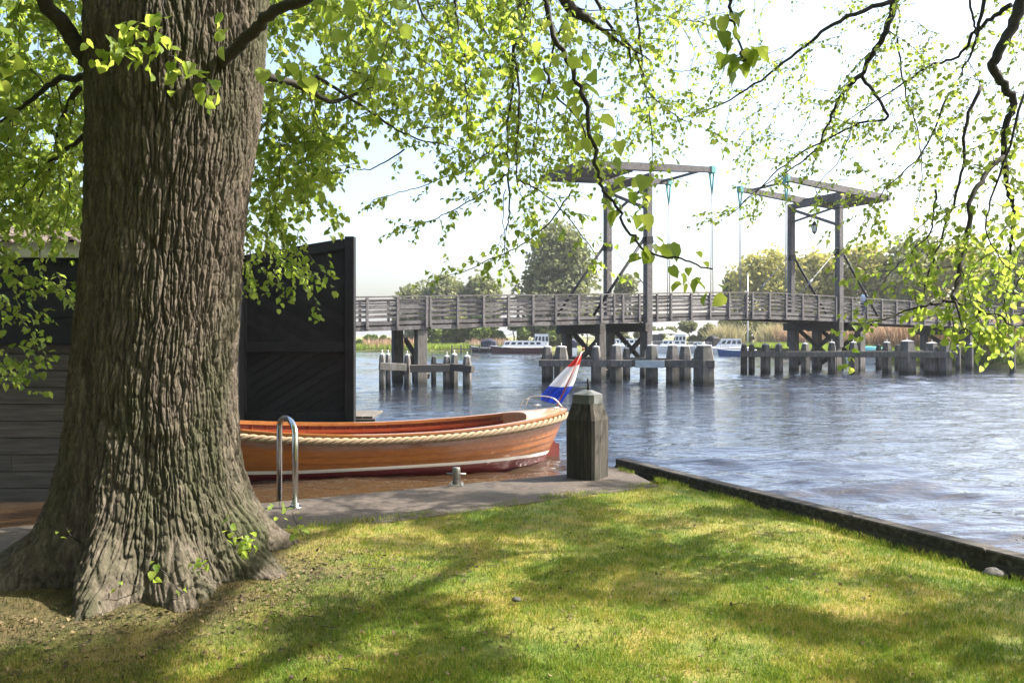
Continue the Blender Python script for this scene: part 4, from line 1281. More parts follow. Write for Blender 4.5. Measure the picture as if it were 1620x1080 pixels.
# ------------------------------------------------------------------ boats moored along the far bank
def motorboat(px, yw, length, heading, label, hullm, cab=None, group='boats moored at the far bank', beam=None, free=0.8, canopy=None, dy=0.0):
    d = EYE * F / (yw - HOR)
    c = at(px, HOR, d); c.z = 0
    t = thing('motor_boat', label, 'boat', c, group)
    a = R(heading)
    fx_, fy_ = Vector((math.cos(a), math.sin(a), 0)), Vector((-math.sin(a), math.cos(a), 0))
    B = beam or length * .3
    def P(x, y, z): return c + fx_ * x * length / 2 + fy_ * y * B / 2 + Vector((0, 0, z))
    mb = MB(); rows = []
    xs = [-1, -.97, -.6, -.1, .35, .65, .85, .96, 1.0]
    for x in xs:
        w = (1 - max(0, x) ** 2.2) ** .8 if x > 0 else .9 + .1 * min(1, (x + 1) * 2)
        sh = free + .25 * free * max(0, x) ** 2 + .06 * free * x * x
        xb = x - .10 * max(0, x) ** 2
        rows.append([P(xb * .97, w * .0, -.35), P(xb, w * .72, -.15), P(x - .03 * max(0, x), w * .92, sh * .5), P(x, w, sh), P(x, w * .9, sh + .04), P(x, 0, sh + .08),
                     P(x, -w * .9, sh + .04), P(x, -w, sh), P(x - .03 * max(0, x), -w * .92, sh * .5), P(xb, -w * .72, -.15)])
    mb.rings(rows)
    mb.build('hull', M[hullm], t)
    mb = MB()
    for sgn in (1, -1):
        pts = []
        for x in np.linspace(-1, 1, 14):
            w = (1 - max(0, x) ** 2.2) ** .8 if x > 0 else .9 + .1 * min(1, (x + 1) * 2)
            pts.append(P(x, sgn * w * 1.01, free + .25 * free * max(0, x) ** 2 + .06 * free * x * x + .01))
        mb.tube(pts, .05, 5)
    mb.build('rub_rail', M['white'], t)
    for (x0, x1, w, h, rake, mname, nwin) in (cab or []):
        mb = MB()
        z0, z1 = free * .95, free + h
        lo = [P(x0, -w, z0), P(x1, -w * .9, z0), P(x1, w * .9, z0), P(x0, w, z0)]
        hi = [P(x0 + rake * .3, -w * .88, z1), P(x1 - rake, -w * .78, z1), P(x1 - rake, w * .78, z1), P(x0 + rake * .3, w * .88, z1)]
        mid = [l.lerp(q, .5) for l, q in zip(lo, hi)]
        mb.rings([lo, mid, hi])
        mb.rings([[q + (q - (hi[0] + hi[2]) / 2) * .04 for q in hi], [q + (q - (hi[0] + hi[2]) / 2) * .04 + Vector((0, 0, .06)) for q in hi]])
        co = mb.build('cabin', M[mname], t)
        wm = MB()
        for (i0, i1) in ((0, 1), (3, 2), (1, 2), (3, 0)):
            n = nwin if i0 in (0, 3) and i1 in (1, 2) else 2
            nrm = (lo[i1] - lo[i0]).cross(Vector((0, 0, 1))).normalized()
            if nrm.dot((lo[i0] + lo[i1]) / 2 - (lo[0] + lo[2]) / 2) < 0: nrm = -nrm
            for k in range(n):
                f0, f1 = (k + .16) / n, (k + .84) / n
                q = [lo[i0].lerp(lo[i1], f0).lerp(hi[i0].lerp(hi[i1], f0), .50), lo[i0].lerp(lo[i1], f1).lerp(hi[i0].lerp(hi[i1], f1), .50),
                     lo[i0].lerp(lo[i1], f1).lerp(hi[i0].lerp(hi[i1], f1), .85), lo[i0].lerp(lo[i1], f0).lerp(hi[i0].lerp(hi[i1], f0), .85)]
                q2 = [p + nrm * .025 for p in q]
                wm.add(q + q2, [(4, 5, 6, 7), (0, 1, 5, 4), (1, 2, 6, 5), (2, 3, 7, 6), (3, 0, 4, 7)])
        wm.build('windows', M['glass'], co)
    if canopy:
        x0, x1, h, mname = canopy
        mb = MB(); rows = []
        for i in range(7):
            x = x0 + (x1 - x0) * i / 6
            hh = free + h * (.75 + .25 * math.sin(math.pi * i / 6))
            rows.append([P(x, .85, free), P(x, .8, hh - .25), P(x, .5, hh), P(x, 0, hh + .06), P(x, -.5, hh), P(x, -.8, hh - .25), P(x, -.85, free)])
        mb.rings(rows); mb.build('canopy', M[mname], t)
    mb = MB()                                         # bow rail
    for q in np.linspace(.45, .95, 5):
        w = (1 - q ** 2.2) ** .8 * .9
        for sg in (1, -1): mb.tube([P(q, sg * w, free * 1.1), P(q, sg * w, free + .75)], .02, 4)
    for sg in (1, -1):
        mb.tube([P(q, sg * (1 - q ** 2.2) ** .8 * .9, free + .75) for q in np.linspace(.45, .95, 5)], .02, 4)
    mb.build('bow_rail', M['steelrod'], t)
    return t
motorboat(823, 558.5, 8.0, 182, 'long cruiser with dark red hull and white cabins left of the middle pier', 'redhull',
          [(-.72, .62, .80, .85, .12, 'white', 6), (-.95, -.40, .78, 1.75, .10, 'white', 4)], free=.75)
motorboat(770, 556.5, 4.6, 175, 'small dark launch with a navy canopy ahead of the white-cabined cruiser', 'navy', None, canopy=(-.6, .35, 1.25, 'navy'), free=.6)
motorboat(899, 560, 4.6, 100, 'white boat end-on with a navy canopy, seen left of the flag tip', 'white', [(-.5, .3, .75, .7, .1, 'white', 2)], canopy=(-.9, -.4, 1.3, 'navy'), free=.7)
motorboat(992, 557.5, 6.6, 178, 'white cabin cruiser framed between the legs of the middle pier', 'white', [(-.5, .62, .75, .95, .14, 'white', 5)], free=.9)
motorboat(1064, 557.5, 7.2, 176, 'white yacht with a raised wheelhouse just right of the middle pier', 'white', [(-.5, .5, .75, .8, .15, 'white', 4), (-.5, .0, .7, 1.6, .12, 'white', 3)], free=.85)
motorboat(1112, 558, 5.6, 120, 'white boat with a black folded canopy above the right end of the middle fender', 'white', [(-.2, .6, .7, .6, .15, 'white', 2)], canopy=(-.95, -.35, 1.5, 'iron'), free=.8)
motorboat(1142, 560, 6.6, 178, 'white speedboat with raked windscreen beyond the gap between the fenders', 'white', [(-.75, .25, .8, 1.15, .28, 'white', 4)], free=.75)
motorboat(1165, 562.5, 4.4, 172, 'low blue-hulled open boat in front of the white speedboat', 'bluehull', None, free=.62)
motorboat(1373, 574.5, 3.6, 160, 'small boat under a turquoise cover lying in the reeds', 'white', None, canopy=(-.95, .8, .9, 'teal'), free=.5)
# little jetty by the cruiser
t = thing('jetty', 'low dark jetty reaching out from the left bank', 'jetty', (-6, 113, 0))
mb = MB()
for i in range(16): mb.box((-8.5 + i * .42, 113.5, .45), (.2, 0, 0), (0, .6, 0), (0, 0, .04))
mb.build('jetty_deck', M['wood_dark'], t)
for i in range(6):
    mb = MB(); mb.bar((-8.5 + i * 1.3, 112.9, -.8), (-8.5 + i * 1.3, 112.9, 1.0), .18, .18); mb.build('jetty_post', M['pile'], t)
# shed and awning behind the moored boats
c = at(1036, 533, 119); c.z = .7
t = thing('boat_shed', 'small grey plank shed behind the moored boats', 'shed', c)
mb = MB()
for i in range(10): mb.box(c + Vector((-.9 + i * .2, 0, .9)), (.096, 0, 0), (0, .9, 0), (0, 0, .95))
mb.build('wall', M['wood'], t)
mb = MB(); mb.rings([[c + Vector((x, y, 1.82)) for x, y in ((-1.15, -1.1), (1.15, -1.1), (1.15, 1.1), (-1.15, 1.1))], [c + Vector((x, y, 2.3)) for x, y in ((-1.1, -.1), (1.1, -.1), (1.1, .1), (-1.1, .1))]]); mb.build('roof', M['plate'], t)
c = at(1056, 533, 118); c.z = .7
t = thing('parasol', 'white garden parasol open behind the moored boats', 'parasol', c)
mb = MB(); mb.rings([hexr(c, 1.35, 1.95, 8), hexr(c, .75, 2.3, 8), hexr(c, .08, 2.55, 8)]); mb.build('canopy', M['white'], t)
mb = MB(); mb.tube([c, c + Vector((0, 0, 2.4))], .04, 6); mb.build('pole', M['white'], t)
c = at(1183, 553, 112); c.z = .3
t = thing('flagpole', 'tall white pole rising behind the middle of the bridge', 'pole', c)
mb = MB(); mb.tube([c - Vector((0, 0, 1)), c + Vector((0, 0, 10.6))], [.13, .07], 8); mb.build('pole_shaft', M['white'], t)
mb = MB(); mb.tube([c + Vector((0, 0, 10.6)), c + Vector((0, 0, 10.8))], [.13, .03], 8); mb.build('finial', M['white'], t)

# ------------------------------------------------------------------ far trees, bushes and reeds
def cards(name, P, size, mats, parent, up=.35, base=None, asp=.75):
    """many small leaf-clump faces, random directions, as one mesh"""
    n = len(P)
    a = rng.normal(size=(n, 3)); a /= np.linalg.norm(a, axis=1)[:, None]
    b = rng.normal(size=(n, 3)); b -= a * (a * b).sum(1)[:, None]; b /= np.linalg.norm(b, axis=1)[:, None]
    s = size * rng.uniform(.6, 1.35, n)
    c = np.cross(a, b)
    V = np.stack([P - a * s[:, None], P + b * (s * asp)[:, None] * .8 + c * (s * .15)[:, None], P + a * s[:, None] * 1.0, P - b * (s * asp)[:, None] + c * (s * .15)[:, None]], 1).reshape(-1, 3)
    Q = np.arange(n * 4).reshape(n, 4)
    tint = np.repeat(np.clip(rng.normal(.45, .25, n), 0, 1), 4)
    return np_mesh(name, V, quads=Q, mats=mats, parent=parent, smooth=True, base=base, attrs={'tint': tint})

def blob_points(blobs, n, shell=.55):
    out = []
    tot = sum(b[1] ** 2 for b in blobs)
    for c, r, sz in blobs:
        k = int(n * r * r / tot) + 1
        d = rng.normal(size=(k, 3)); d /= np.linalg.norm(d, axis=1)[:, None]
        q = r * (shell + (1 - shell) * rng.random(k)) ** 1.0
        # uneven surface
        f = np.array([1 + .28 * mnoise.noise(Vector(v) * 2.3 + Vector(c) * .37) for v in d])
        out.append(np.array(c) + d * (q * f)[:, None] * np.array([1, 1, sz]))
    return np.concatenate(out)

def bg_tree(name, px, ptop, yb, d, wpx, label, leafm, n=2600, size=.42, zlow=None, seed=0, cat='tree', group='trees on the far bank', narrow=1.0, trunk=True, nb=16):
    rr = random.Random(seed + 11)
    g = at(px, HOR, d); g.z = .7
    top = EYE - (ptop - HOR) / F * d
    W = wpx / F * d / 2 * 1.5; n = int(n * 1.5)
    z0 = .7 if zlow is None else zlow
    t = thing(name, label, cat, g, group)
    H = top - z0
    blobs = []
    for i in range(nb):
        f = (i + .5) / nb
        zz = z0 + H * (.10 + .80 * f)
        prof = math.sin(math.pi * min(1, max(.05, (.12 + .85 * f)))) ** .6 * narrow + (1 - narrow) * .6
        r = W * rr.uniform(.26, .42)
        r = min(r, H * .24)
        a = rr.uniform(0, 2 * math.pi)
        q = max(0, W * prof - r) * math.sqrt(rr.uniform(.25, 1))
        blobs.append(((g.x + q * math.cos(a), g.y + q * math.sin(a) * .8, min(zz, top - r * .8)), r, rr.uniform(.75, 1.0)))
    blobs.append(((g.x, g.y, top - min(W * .6, H * .25) * .8), min(W * .6, H * .25), 1.0))
    pts = blob_points(blobs, n)
    pts = pts[pts[:, 2] > z0 * .5]
    if trunk:
        mb = MB()
        mb.tube(catmull([g, g + Vector((.15, 0, H * .3)), g + Vector((-.1, 0, H * .6)), g + Vector((0, 0, H * .85))], 3), [max(.08, .02 * H * (1.6 - 1.4 * i / 9)) for i in range(10)], 7)
        mb.build('trunk', M['bark_bg'], t)
        mb = MB()
        for b in blobs[2::3]:
            a = g + Vector((0, 0, rr.uniform(.2, .6) * H)); e = Vector(b[0])
            mb.tube(catmull([a, a.lerp(e, .5) + Vector((0, 0, -.06 * H)), e], 3), [.010 * H, .008 * H, .007 * H, .006 * H, .005 * H, .004 * H, .003 * H], 5)
        mb.build('limbs', M['bark_bg'], t)
    cards('crown', pts, size, [M[leafm]], t)
    return t

bg_tree('tree', 885, 356, 545, 132, 128, 'tall broad grey-green tree rising above the bridge left of the middle tower', 'leaf_far', 6500, .40, seed=1, narrow=.62, nb=34)
bg_tree('tree', 700, 437, 545, 150, 120, 'round grey-green tree showing above the bridge rail in the gap left of the tall tree', 'leaf_far', 3200, .42, seed=2, nb=20)
bg_tree('tree', 762, 434, 545, 152, 80, 'round-topped tree leaning on the left side group beside the tall tree gap', 'leaf_far', 2600, .42, seed=3, nb=16)
bg_tree('tree', 646, 454, 545, 148, 52, 'lowest outer tree of the clump over the left pier', 'leaf_far', 1500, .42, seed=4, nb=10)
bg_tree('tree', 990, 436, 545, 145, 44, 'small far tree just right of the far post of the middle tower', 'leaf_far', 1400, .40, seed=5, nb=9)
bg_tree('willow_tree', 1215, 396, 545, 128, 148, 'yellow-green willow left of the farther tower posts', 'leaf_willow', 4200, .38, seed=6, nb=22)
bg_tree('willow_tree', 1290, 400, 545, 124, 121, 'yellow willow standing between the two posts of the farther tower', 'leaf_willow', 3600, .38, seed=7, nb=20)
bg_tree('willow_tree', 1368, 388, 545, 120, 128, 'golden willow behind the person on the bridge', 'leaf_willow', 3600, .38, seed=8, nb=20)
bg_tree('tree', 1440, 376, 545, 118, 148, 'olive tree right of the golden willow behind hanging branches', 'leaf_far', 3600, .40, seed=9, nb=20)
bg_tree('willow_tree', 1530, 384, 545, 112, 148, 'yellow-olive willow behind the low right-hand branch', 'leaf_willow', 3600, .38, seed=10, nb=20)
bg_tree('tree', 1612, 392, 545, 104, 135, 'dark olive tree at the right end of the bridge', 'leaf_far', 3000, .40, seed=12, nb=18)
bg_tree('tree', 1162, 432, 545, 138, 40, 'pale thin-topped tree at the left foot of the willow row', 'leaf_far', 1300, .40, seed=13, nb=9)
for i, (px, pt, w, d, lab, lm) in enumerate([
        (592, 531, 66, 124, 'low round bush at the left end of the far bank', 'leaf_bush'),
        (700, 508, 60, 128, 'bush under the bridge just right of the left pier', 'leaf_bush'),
        (756, 500, 64, 127, 'light green bush under the bridge above the navy-canopied launch', 'leaf_bush'),
        (812, 504, 60, 128, 'bush under the bridge over the white-cabined cruiser', 'leaf_bush'),
        (862, 506, 54, 129, 'bright bush between the cruiser and the middle pier', 'leaf_bush'),
        (928, 505, 70, 132, 'bush seen between the two near legs of the middle pier', 'leaf_bush'),
        (1010, 512, 80, 136, 'dark bush behind the white boats of the middle pier', 'leaf_far'),
        (1090, 508, 80, 136, 'dense dark bush behind the parasol', 'leaf_far'),
        (1160, 506, 84, 134, 'dark shrub behind the white speedboat', 'leaf_far'),
        (1240, 505, 90, 130, 'dark shrub under the willow left of the farther tower', 'leaf_far')]):
    bg_tree('bush', px, pt, 553, d, w, lab, lm, 1300, .34, seed=30 + i, cat='bush', group='bushes on the far bank', trunk=True, nb=10)

def blades(name, pts, h, w, mats, kind='stuff', label=None, lean=.25, seg=1, parent=None):
    n = len(pts)
    a = rng.uniform(0, 2 * math.pi, n)
    hh = h * rng.uniform(.55, 1.15, n)
    ww = w * rng.uniform(.7, 1.3, n)
    sx, sy = np.cos(a) * ww, np.sin(a) * ww
    la = rng.uniform(0, 2 * math.pi, n); ll = np.abs(rng.normal(0, lean, n)) * hh
    lx, ly = np.cos(la) * ll, np.sin(la) * ll
    x, y, z = pts[:, 0], pts[:, 1], pts[:, 2]
    V = np.empty((n, 5, 3))
    V[:, 0] = np.stack([x - sx, y - sy, z], 1); V[:, 1] = np.stack([x + sx, y + sy, z], 1)
    V[:, 2] = np.stack([x + sx * .75 + lx * .35, y + sy * .75 + ly * .35, z + hh * .55], 1)
    V[:, 3] = np.stack([x - sx * .75 + lx * .35, y - sy * .75 + ly * .35, z + hh * .55], 1)
    V[:, 4] = np.stack([x + lx, y + ly, z + hh], 1)
    i = np.arange(n)[:, None] * 5
    Q = i + np.array([[0, 1, 2, 3]]); T = i + np.array([[3, 2, 4]])
    tint = np.repeat(np.clip(rng.normal(.5, .25, n), 0, 1), 5)
    o = np_mesh(name, V.reshape(-1, 3), quads=Q, tris=T, mats=mats, smooth=False, attrs={'tint': tint}, parent=parent)
    if kind: tag(o, kind=kind)
    return o

def along_bank(n, x0, x1, off0, off1):
    xs = np.array([p[0] for p in bank_line]); ys = np.array([p[1] for p in bank_line])
    # arc-length sampling between bank vertices whose index range covers x0..x1 (bank doubles back)
    i0, i1 = x0, x1
    P = np.stack([xs, ys], 1)[i0:i1 + 1]
    d = np.linalg.norm(np.diff(P, axis=0), axis=1); L = np.concatenate([[0], np.cumsum(d)])
    s = rng.uniform(0, L[-1], n)
    bx, by = np.interp(s, L, P[:, 0]), np.interp(s, L, P[:, 1])
    k = np.clip(np.searchsorted(L, s) - 1, 0, len(d) - 1)
    t = (P[k + 1] - P[k]) / d[k][:, None]
    nn = np.stack([-t[:, 1], t[:, 0]], 1)                # to the land side
    o = rng.uniform(off0, off1, n)
    return np.stack([bx + nn[:, 0] * o, by + nn[:, 1] * o, np.full(n, .25) + .04 * np.clip(o, 0, 12)], 1)

def clump(P, f=.12, lo=-.1):
    keep = [mnoise.noise((p[0] * f, p[1] * f, 1.7)) > lo for p in P]
    return P[np.array(keep)]
tag(blades('reeds', clump(along_bank(16000, 1, 4, .5, 6.0), .13, -.2), 1.6, .05, [M['reed']]), 'tan reeds along the left far bank')
tag(blades('reeds', along_bank(30000, 6, 11, 4.0, 11.0), 3.1, .06, [M['reed']]), 'pinkish brown reed bed on the right far bank')
tag(blades('bank_grass', along_bank(16000, 1, 4, .0, 3.0), .9, .05, [M['reedgrass']]), 'green waterside grass on the left far bank')
tag(blades('bank_grass', along_bank(26000, 6, 11, .0, 4.2), 1.1, .05, [M['reedgrass']]), 'bright green waterside grass in front of the reed bed')
P = []
for (px, d, n, w) in ((1150, 116, 900, 2.6), (1228, 112, 900, 2.6), (1560, 64, 800, 2.2)):
    c = at(px, HOR, d)
    q = rng.normal(size=(n, 2)) * w * .4
    P.append(np.stack([c.x + q[:, 0], c.y + q[:, 1], np.full(n, .8)], 1))
for k, p in enumerate(P):
    c = p.mean(0)
    o = blades('plume_grass', p, 3.2 if k < 2 else 2.4, .06, [M['reed_pale'] if k < 2 else M['leaf_willow']], kind=None, lean=.5)
    tag(o, ['tall straw-coloured grass clump left of the flagpole foot', 'tall straw-coloured grass clump right of the flagpole foot', 'grassy clump at the right end of the bridge'][k], 'grass clump', 'grass clumps on the far bank')

# ------------------------------------------------------------------ leaves and twigs of the lindens
LF = np.array([(0, 0, 0), (.0, .34, -.03), (0, .70, -.05), (0, 1.10, -.16),
               (-.27, -.05, .04), (-.47, .27, .09), (-.38, .66, .06), (.27, -.05, .04), (.47, .27, .09), (.38, .66, .06)])
LQ = np.array([(0, 1, 5, 4), (1, 2, 6, 5), (0, 7, 8, 1), (1, 8, 9, 2)])
LT = np.array([(2, 3, 6), (2, 9, 3)])
class Leaves:
    def __init__(s): s.p, s.d, s.n, s.s = [], [], [], []
    def add(s, p, d, n, sz): s.p.append(tuple(p)); s.d.append(tuple(d)); s.n.append(tuple(n)); s.s.append(sz)
    def build(s, name, mat, parent):
        P, D, Nn, S_ = np.array(s.p), np.array(s.d), np.array(s.n), np.array(s.s)
        D /= np.linalg.norm(D, axis=1)[:, None] + 1e-9
        X = np.cross(D, Nn); X /= np.linalg.norm(X, axis=1)[:, None] + 1e-9
        Z = np.cross(X, D)
        n = len(P)
        cv = rng.uniform(.4, 2.4, n)
        fold = rng.uniform(.3, 2.6, n)
        wd = rng.uniform(.85, 1.12, n)
        lx = LF[None, :, 0] * wd[:, None]; ly = np.repeat(LF[None, :, 1], n, 0); lz = LF[None, :, 2] * np.where(np.abs(LF[None, :, 0]) > 0, fold[:, None], cv[:, None])
        V = P[:, None] + S_[:, None, None] * (X[:, None] * lx[..., None] + D[:, None] * ly[..., None] + Z[:, None] * lz[..., None])
        i = (np.arange(n) * 10)[:, None, None]
        tint = np.repeat(np.clip(rng.normal(.45, .28, n), 0, 1), 10)
        return np_mesh(name, V.reshape(-1, 3), quads=(i + LQ).reshape(-1, 4), tris=(i + LT).reshape(-1, 3), mats=[mat], parent=parent, smooth=True, attrs={'tint': tint})

def rv3(r, s=1.0): return Vector((r.gauss(0, s), r.gauss(0, s), r.gauss(0, s)))

class Tree:
    def __init__(s, seed):
        s.r = random.Random(seed); s.lv = Leaves(); s.tw = MB(); s.bo = []; s.nl = 0
    def leaf(s, p, tdir, sz):
        r = s.r
        side = tdir.cross(Vector((0, 0, 1)))
        if side.length < .1: side = Vector((1, 0, 0))
        side.normalize()
        sg = r.choice((-1, 1))
        d = tdir * .45 + side * sg * r.uniform(.4, 1.1) + Vector((0, 0, -r.uniform(.1, 1.0))) + rv3(r, .25)
        d.normalize()
        n = Vector((0, 0, 1)) + rv3(r, .55)
        s.lv.add(p + d * sz * .35, d, n, sz * r.uniform(.6, 1.2))
    def twig(s, p, d, ln, lsz, r0=.004, lstep=None, droop=.5, sub=1, bare=.08):
        r = s.r
        n = max(4, int(ln / .09))
        pts = [Vector(p)]; dr = Vector(d).normalized()
        st = ln / n
        for i in range(n):
            dr = (dr + rv3(r, .13) + Vector((0, 0, -droop * st))).normalized()
            pts.append(pts[-1] + dr * st)
        s.tw.tube(pts, [r0 * (1 - .75 * i / n) for i in range(n + 1)], 4 if r0 < .006 else 5, cap=False)
        lstep = lstep or lsz * .85
        acc = ln * bare
        while acc < ln:
            f = acc / st; i = min(n - 1, int(f)); q = pts[i].lerp(pts[i + 1], f - i)
            t = (pts[i + 1] - pts[i]).normalized()
            s.leaf(q, t, lsz)
            acc += lstep * r.uniform(.6, 1.5)
        s.leaf(pts[-1], dr, lsz)
        if sub > 0:
            k = max(1, int(ln / .22))
            for j in range(k):
                f = r.uniform(.2, .95) * n; i = min(n - 1, int(f)); q = pts[i].lerp(pts[i + 1], f - i)
                t = (pts[i + 1] - pts[i]).normalized()
                sd = t.cross(rv3(r)).normalized()
                s.twig(q, t * .8 + sd * .75, ln * r.uniform(.25, .5), lsz, r0 * .6, lstep, droop, sub - 1, bare)
    def limb(s, pts, r0, r1, tw=0.0, tlen=.6, lsz=.055, k=5, droop=.5, start=0.0, sub=1, lstep=None, wig=.007, out=None):
        """a bough through the given points; tw = twigs per metre"""
        r = s.r
        P = catmull(pts, k)
        m = len(P)
        P = [P[0]] + [p + rv3(r, wig) for p in P[1:]]
        s.bo.append(MB()); s.bo[-1].thick = r0 > .2; s.bo[-1].tube(P, [r0 + (r1 - r0) * (i / (m - 1)) ** .8 for i in range(m)], 9 if r0 > .02 else 6)
        for a, b, i in zip(P[:-1], P[1:], range(m)):
            if i / m < start: continue
            l = (b - a).length
            n = tw * l
            n = int(n) + (1 if r.random() < n - int(n) else 0)
            t = (b - a).normalized()
            for j in range(n):
                q = a.lerp(b, r.random())
                sd = t.cross(rv3(r)).normalized()
                dd = t * .55 + sd * .9 + Vector((0, 0, -.1))
                if out is not None: dd += out * .5
                s.twig(q, dd, tlen * r.uniform(.5, 1.3), lsz, max(.003, min(.007, r1 * .6)), lstep, droop, sub)
        if tw > 0: s.twig(P[-1], (P[-1] - P[-2]).normalized(), tlen, lsz, max(.003, r1 * .7), lstep, droop, sub)
        return P
    def hang(s, poly, d0, d1, n, ln, lsz, ang=None, droop=.6, sub=1, lstep=None, spread=.5):
        """leafy twigs filling the part of the crown that lies behind an outline of the photograph"""
        r = s.r
        xs, ys = [p[0] for p in poly], [p[1] for p in poly]
        c = 0; tries = 0
        while c < n and tries < n * 60:
            tries += 1
            x, y = r.uniform(min(xs), max(xs)), r.uniform(min(ys), max(ys))
            ins = False
            for i in range(len(poly)):
                x1, y1 = poly[i]; x2, y2 = poly[i - 1]
                if (y1 > y) != (y2 > y) and x < (x2 - x1) * (y - y1) / (y2 - y1) + x1: ins = not ins
            if not ins: continue
            d = r.uniform(d0, d1)
            p = at(x, y, d)
            a = (ang if ang is not None else r.uniform(-math.pi, 0)) + r.gauss(0, spread)
            dd = Vector((math.cos(a), r.gauss(0, .5), math.sin(a)))
            l = ln * r.uniform(.5, 1.4)
            s.twig(p - dd.normalized() * l * .5, dd, l, lsz, .0045, lstep, droop, sub)
            c += 1
    def clumps(s, centres, rad, n, lsz):
        """out-of-frame part of the crown that shades the ground"""
        r = s.r
        s.nodes = getattr(s, 'nodes', []) + [Vector(c) for c in centres]
        for c in centres:
            for i in range(n):
                v = rv3(r); v.normalize(); v *= rad * r.random() ** .5
                v.z *= .55
                d = rv3(r); d.normalize()
                s.lv.add(c + v, d, Vector((0, 0, 1)) + rv3(r, .5), lsz * r.uniform(.7, 1.3))
def skeleton(nodes, root, far=3.2):
    """branches that carry the out-of-frame crown: each clump hangs on its nearest neighbour, thickening towards the trunk"""
    P = np.array([tuple(root)] + [tuple(q) for q in nodes]); n = len(P)
    d = np.linalg.norm(P - P[0], axis=1); par = np.zeros(n, int); done = np.zeros(n, bool); done[0] = True; order = []
    cost = d * 1.0; d0 = d.copy()
    for k in range(n - 1):
        c = np.where(done, 1e9, cost); j = int(c.argmin()); done[j] = True; order.append(j)
        dj = np.linalg.norm(P - P[j], axis=1) + .25 * (d0[j])
        up = (dj < cost) & ~done
        par[up] = j; cost[up] = dj[up]
    cnt = np.ones(n)
    for j in reversed(order): cnt[par[j]] += cnt[j]
    mb = MB(); r = random.Random(3)
    for j in order:
        a, b = Vector(P[par[j]]), Vector(P[j])
        m = a.lerp(b, .5) + rv3(r, .06 * (b - a).length) + Vector((0, 0, .06 * (b - a).length))
        if any(in_frame(a.lerp(b, q), 10) for q in (.2, .4, .6, .8)) or in_frame(m, 10): continue
        r1 = .006 * cnt[j] ** .45; r0 = .006 * (cnt[j] + 1) ** .45
        mb.tube([a, a.lerp(m, .6), m, b], [r0, r0, (r0 + r1) / 2, r1], 6 if r0 > .015 else 4)
        for q in range(3):
            e = b + rv3(r, .26)
            if in_frame(e, 10): continue
            mb.tube([b, b.lerp(e, .5) + rv3(r, .04), e], [.006, .004, .002], 3, cap=False)
    return mb
def in_frame(p, m=40):
    if p.y < .3: return False
    x, y = 810 + F * p.x / p.y, HOR - F * (p.z - EYE) / p.y
    return -m < x < 1620 + m and -m < y < 1080 + m

# ------------------------------------------------------------------ the big linden
TB = Vector((-2.80, 6.2, GZ))
big = thing('linden_tree', 'huge old linden with deeply furrowed bark and flaring roots on the lawn', 'tree', TB)

def vnoise(u, v, nu, seed):
    """smooth value noise, periodic in u (0..nu cells)"""
    g = np.random.default_rng(seed)
    nv = int(np.max(v)) + 3
    T = g.random((nu, nv))
    iu, iv = np.floor(u).astype(int), np.floor(v).astype(int)
    fu, fv = u - iu, v - iv
    fu = fu * fu * (3 - 2 * fu); fv = fv * fv * (3 - 2 * fv)
    a, b = T[iu % nu, iv], T[(iu + 1) % nu, iv]
    c, d = T[iu % nu, iv + 1], T[(iu + 1) % nu, iv + 1]
    return (a * (1 - fu) + b * fu) * (1 - fv) + (c * (1 - fu) + d * fu) * fv

NA, NZ = 1000, 900
zt0, zt1 = 0.30, 8.6
th = np.linspace(0, 2 * np.pi, NA, endpoint=False)[None, :].repeat(NZ, 0)
zz = (zt0 + (zt1 - zt0) * np.linspace(0, 1, NZ) ** 1.15)[:, None].repeat(NA, 1)
px_z = [.3, .58, .78, .98, 1.27, 1.47, 2.06, 2.55, 3.23, 4.02, 4.51, 5.0, 5.6, 6.4, 7.2, 8.0, 8.6]
rad = [.80, .76, .735, .705, .675, .660, .635, .625, .628, .672, .695, .715, .70, .58, .40, .22, .06]
cxs = [240, 240, 241, 240, 238, 238, 241, 250, 258, 272, 276, 280, 283, 288, 292, 296, 298]
r0_ = np.interp(zz, px_z, rad) * .93
cx_ = (np.interp(zz, px_z, cxs) + 5 - 810) * 6.2 / F
hgt = np.maximum(zz - GZ, 0)
lobes = [(-14, .40, .24, .26), (-52, .42, .22, .24), (-92, .46, .17, .30), (-150, .42, .30, .32), (172, .56, .30, .32), (125, .40, .30, .35), (70, .4, .3, .35), (35, .35, .25, .3)]
fl_ = np.zeros_like(zz)
for (a, amp, wid, dec) in lobes:
    dd = np.angle(np.exp(1j * (th - R(a))))
    wv2 = dd + .10 * np.sin(zz * 4 + a)
    fl_ += amp * np.exp(-(wv2 / wid) ** 2) * np.exp(-(hgt / dec) ** 1.15)
fl_ += .10 * np.exp(-hgt / .5)
# long valleys running up from between the roots
for (a, amp, wid) in ((-112, .15, .09), (-72, .05, .09), (-28, .06, .10), (-130, .03, .07)):
    dd = np.angle(np.exp(1j * (th - R(a) - .06 * np.sin(zz * 1.7))))
    fl_ -= amp * np.exp(-(dd / wid) ** 2) * np.exp(-hgt / .75)
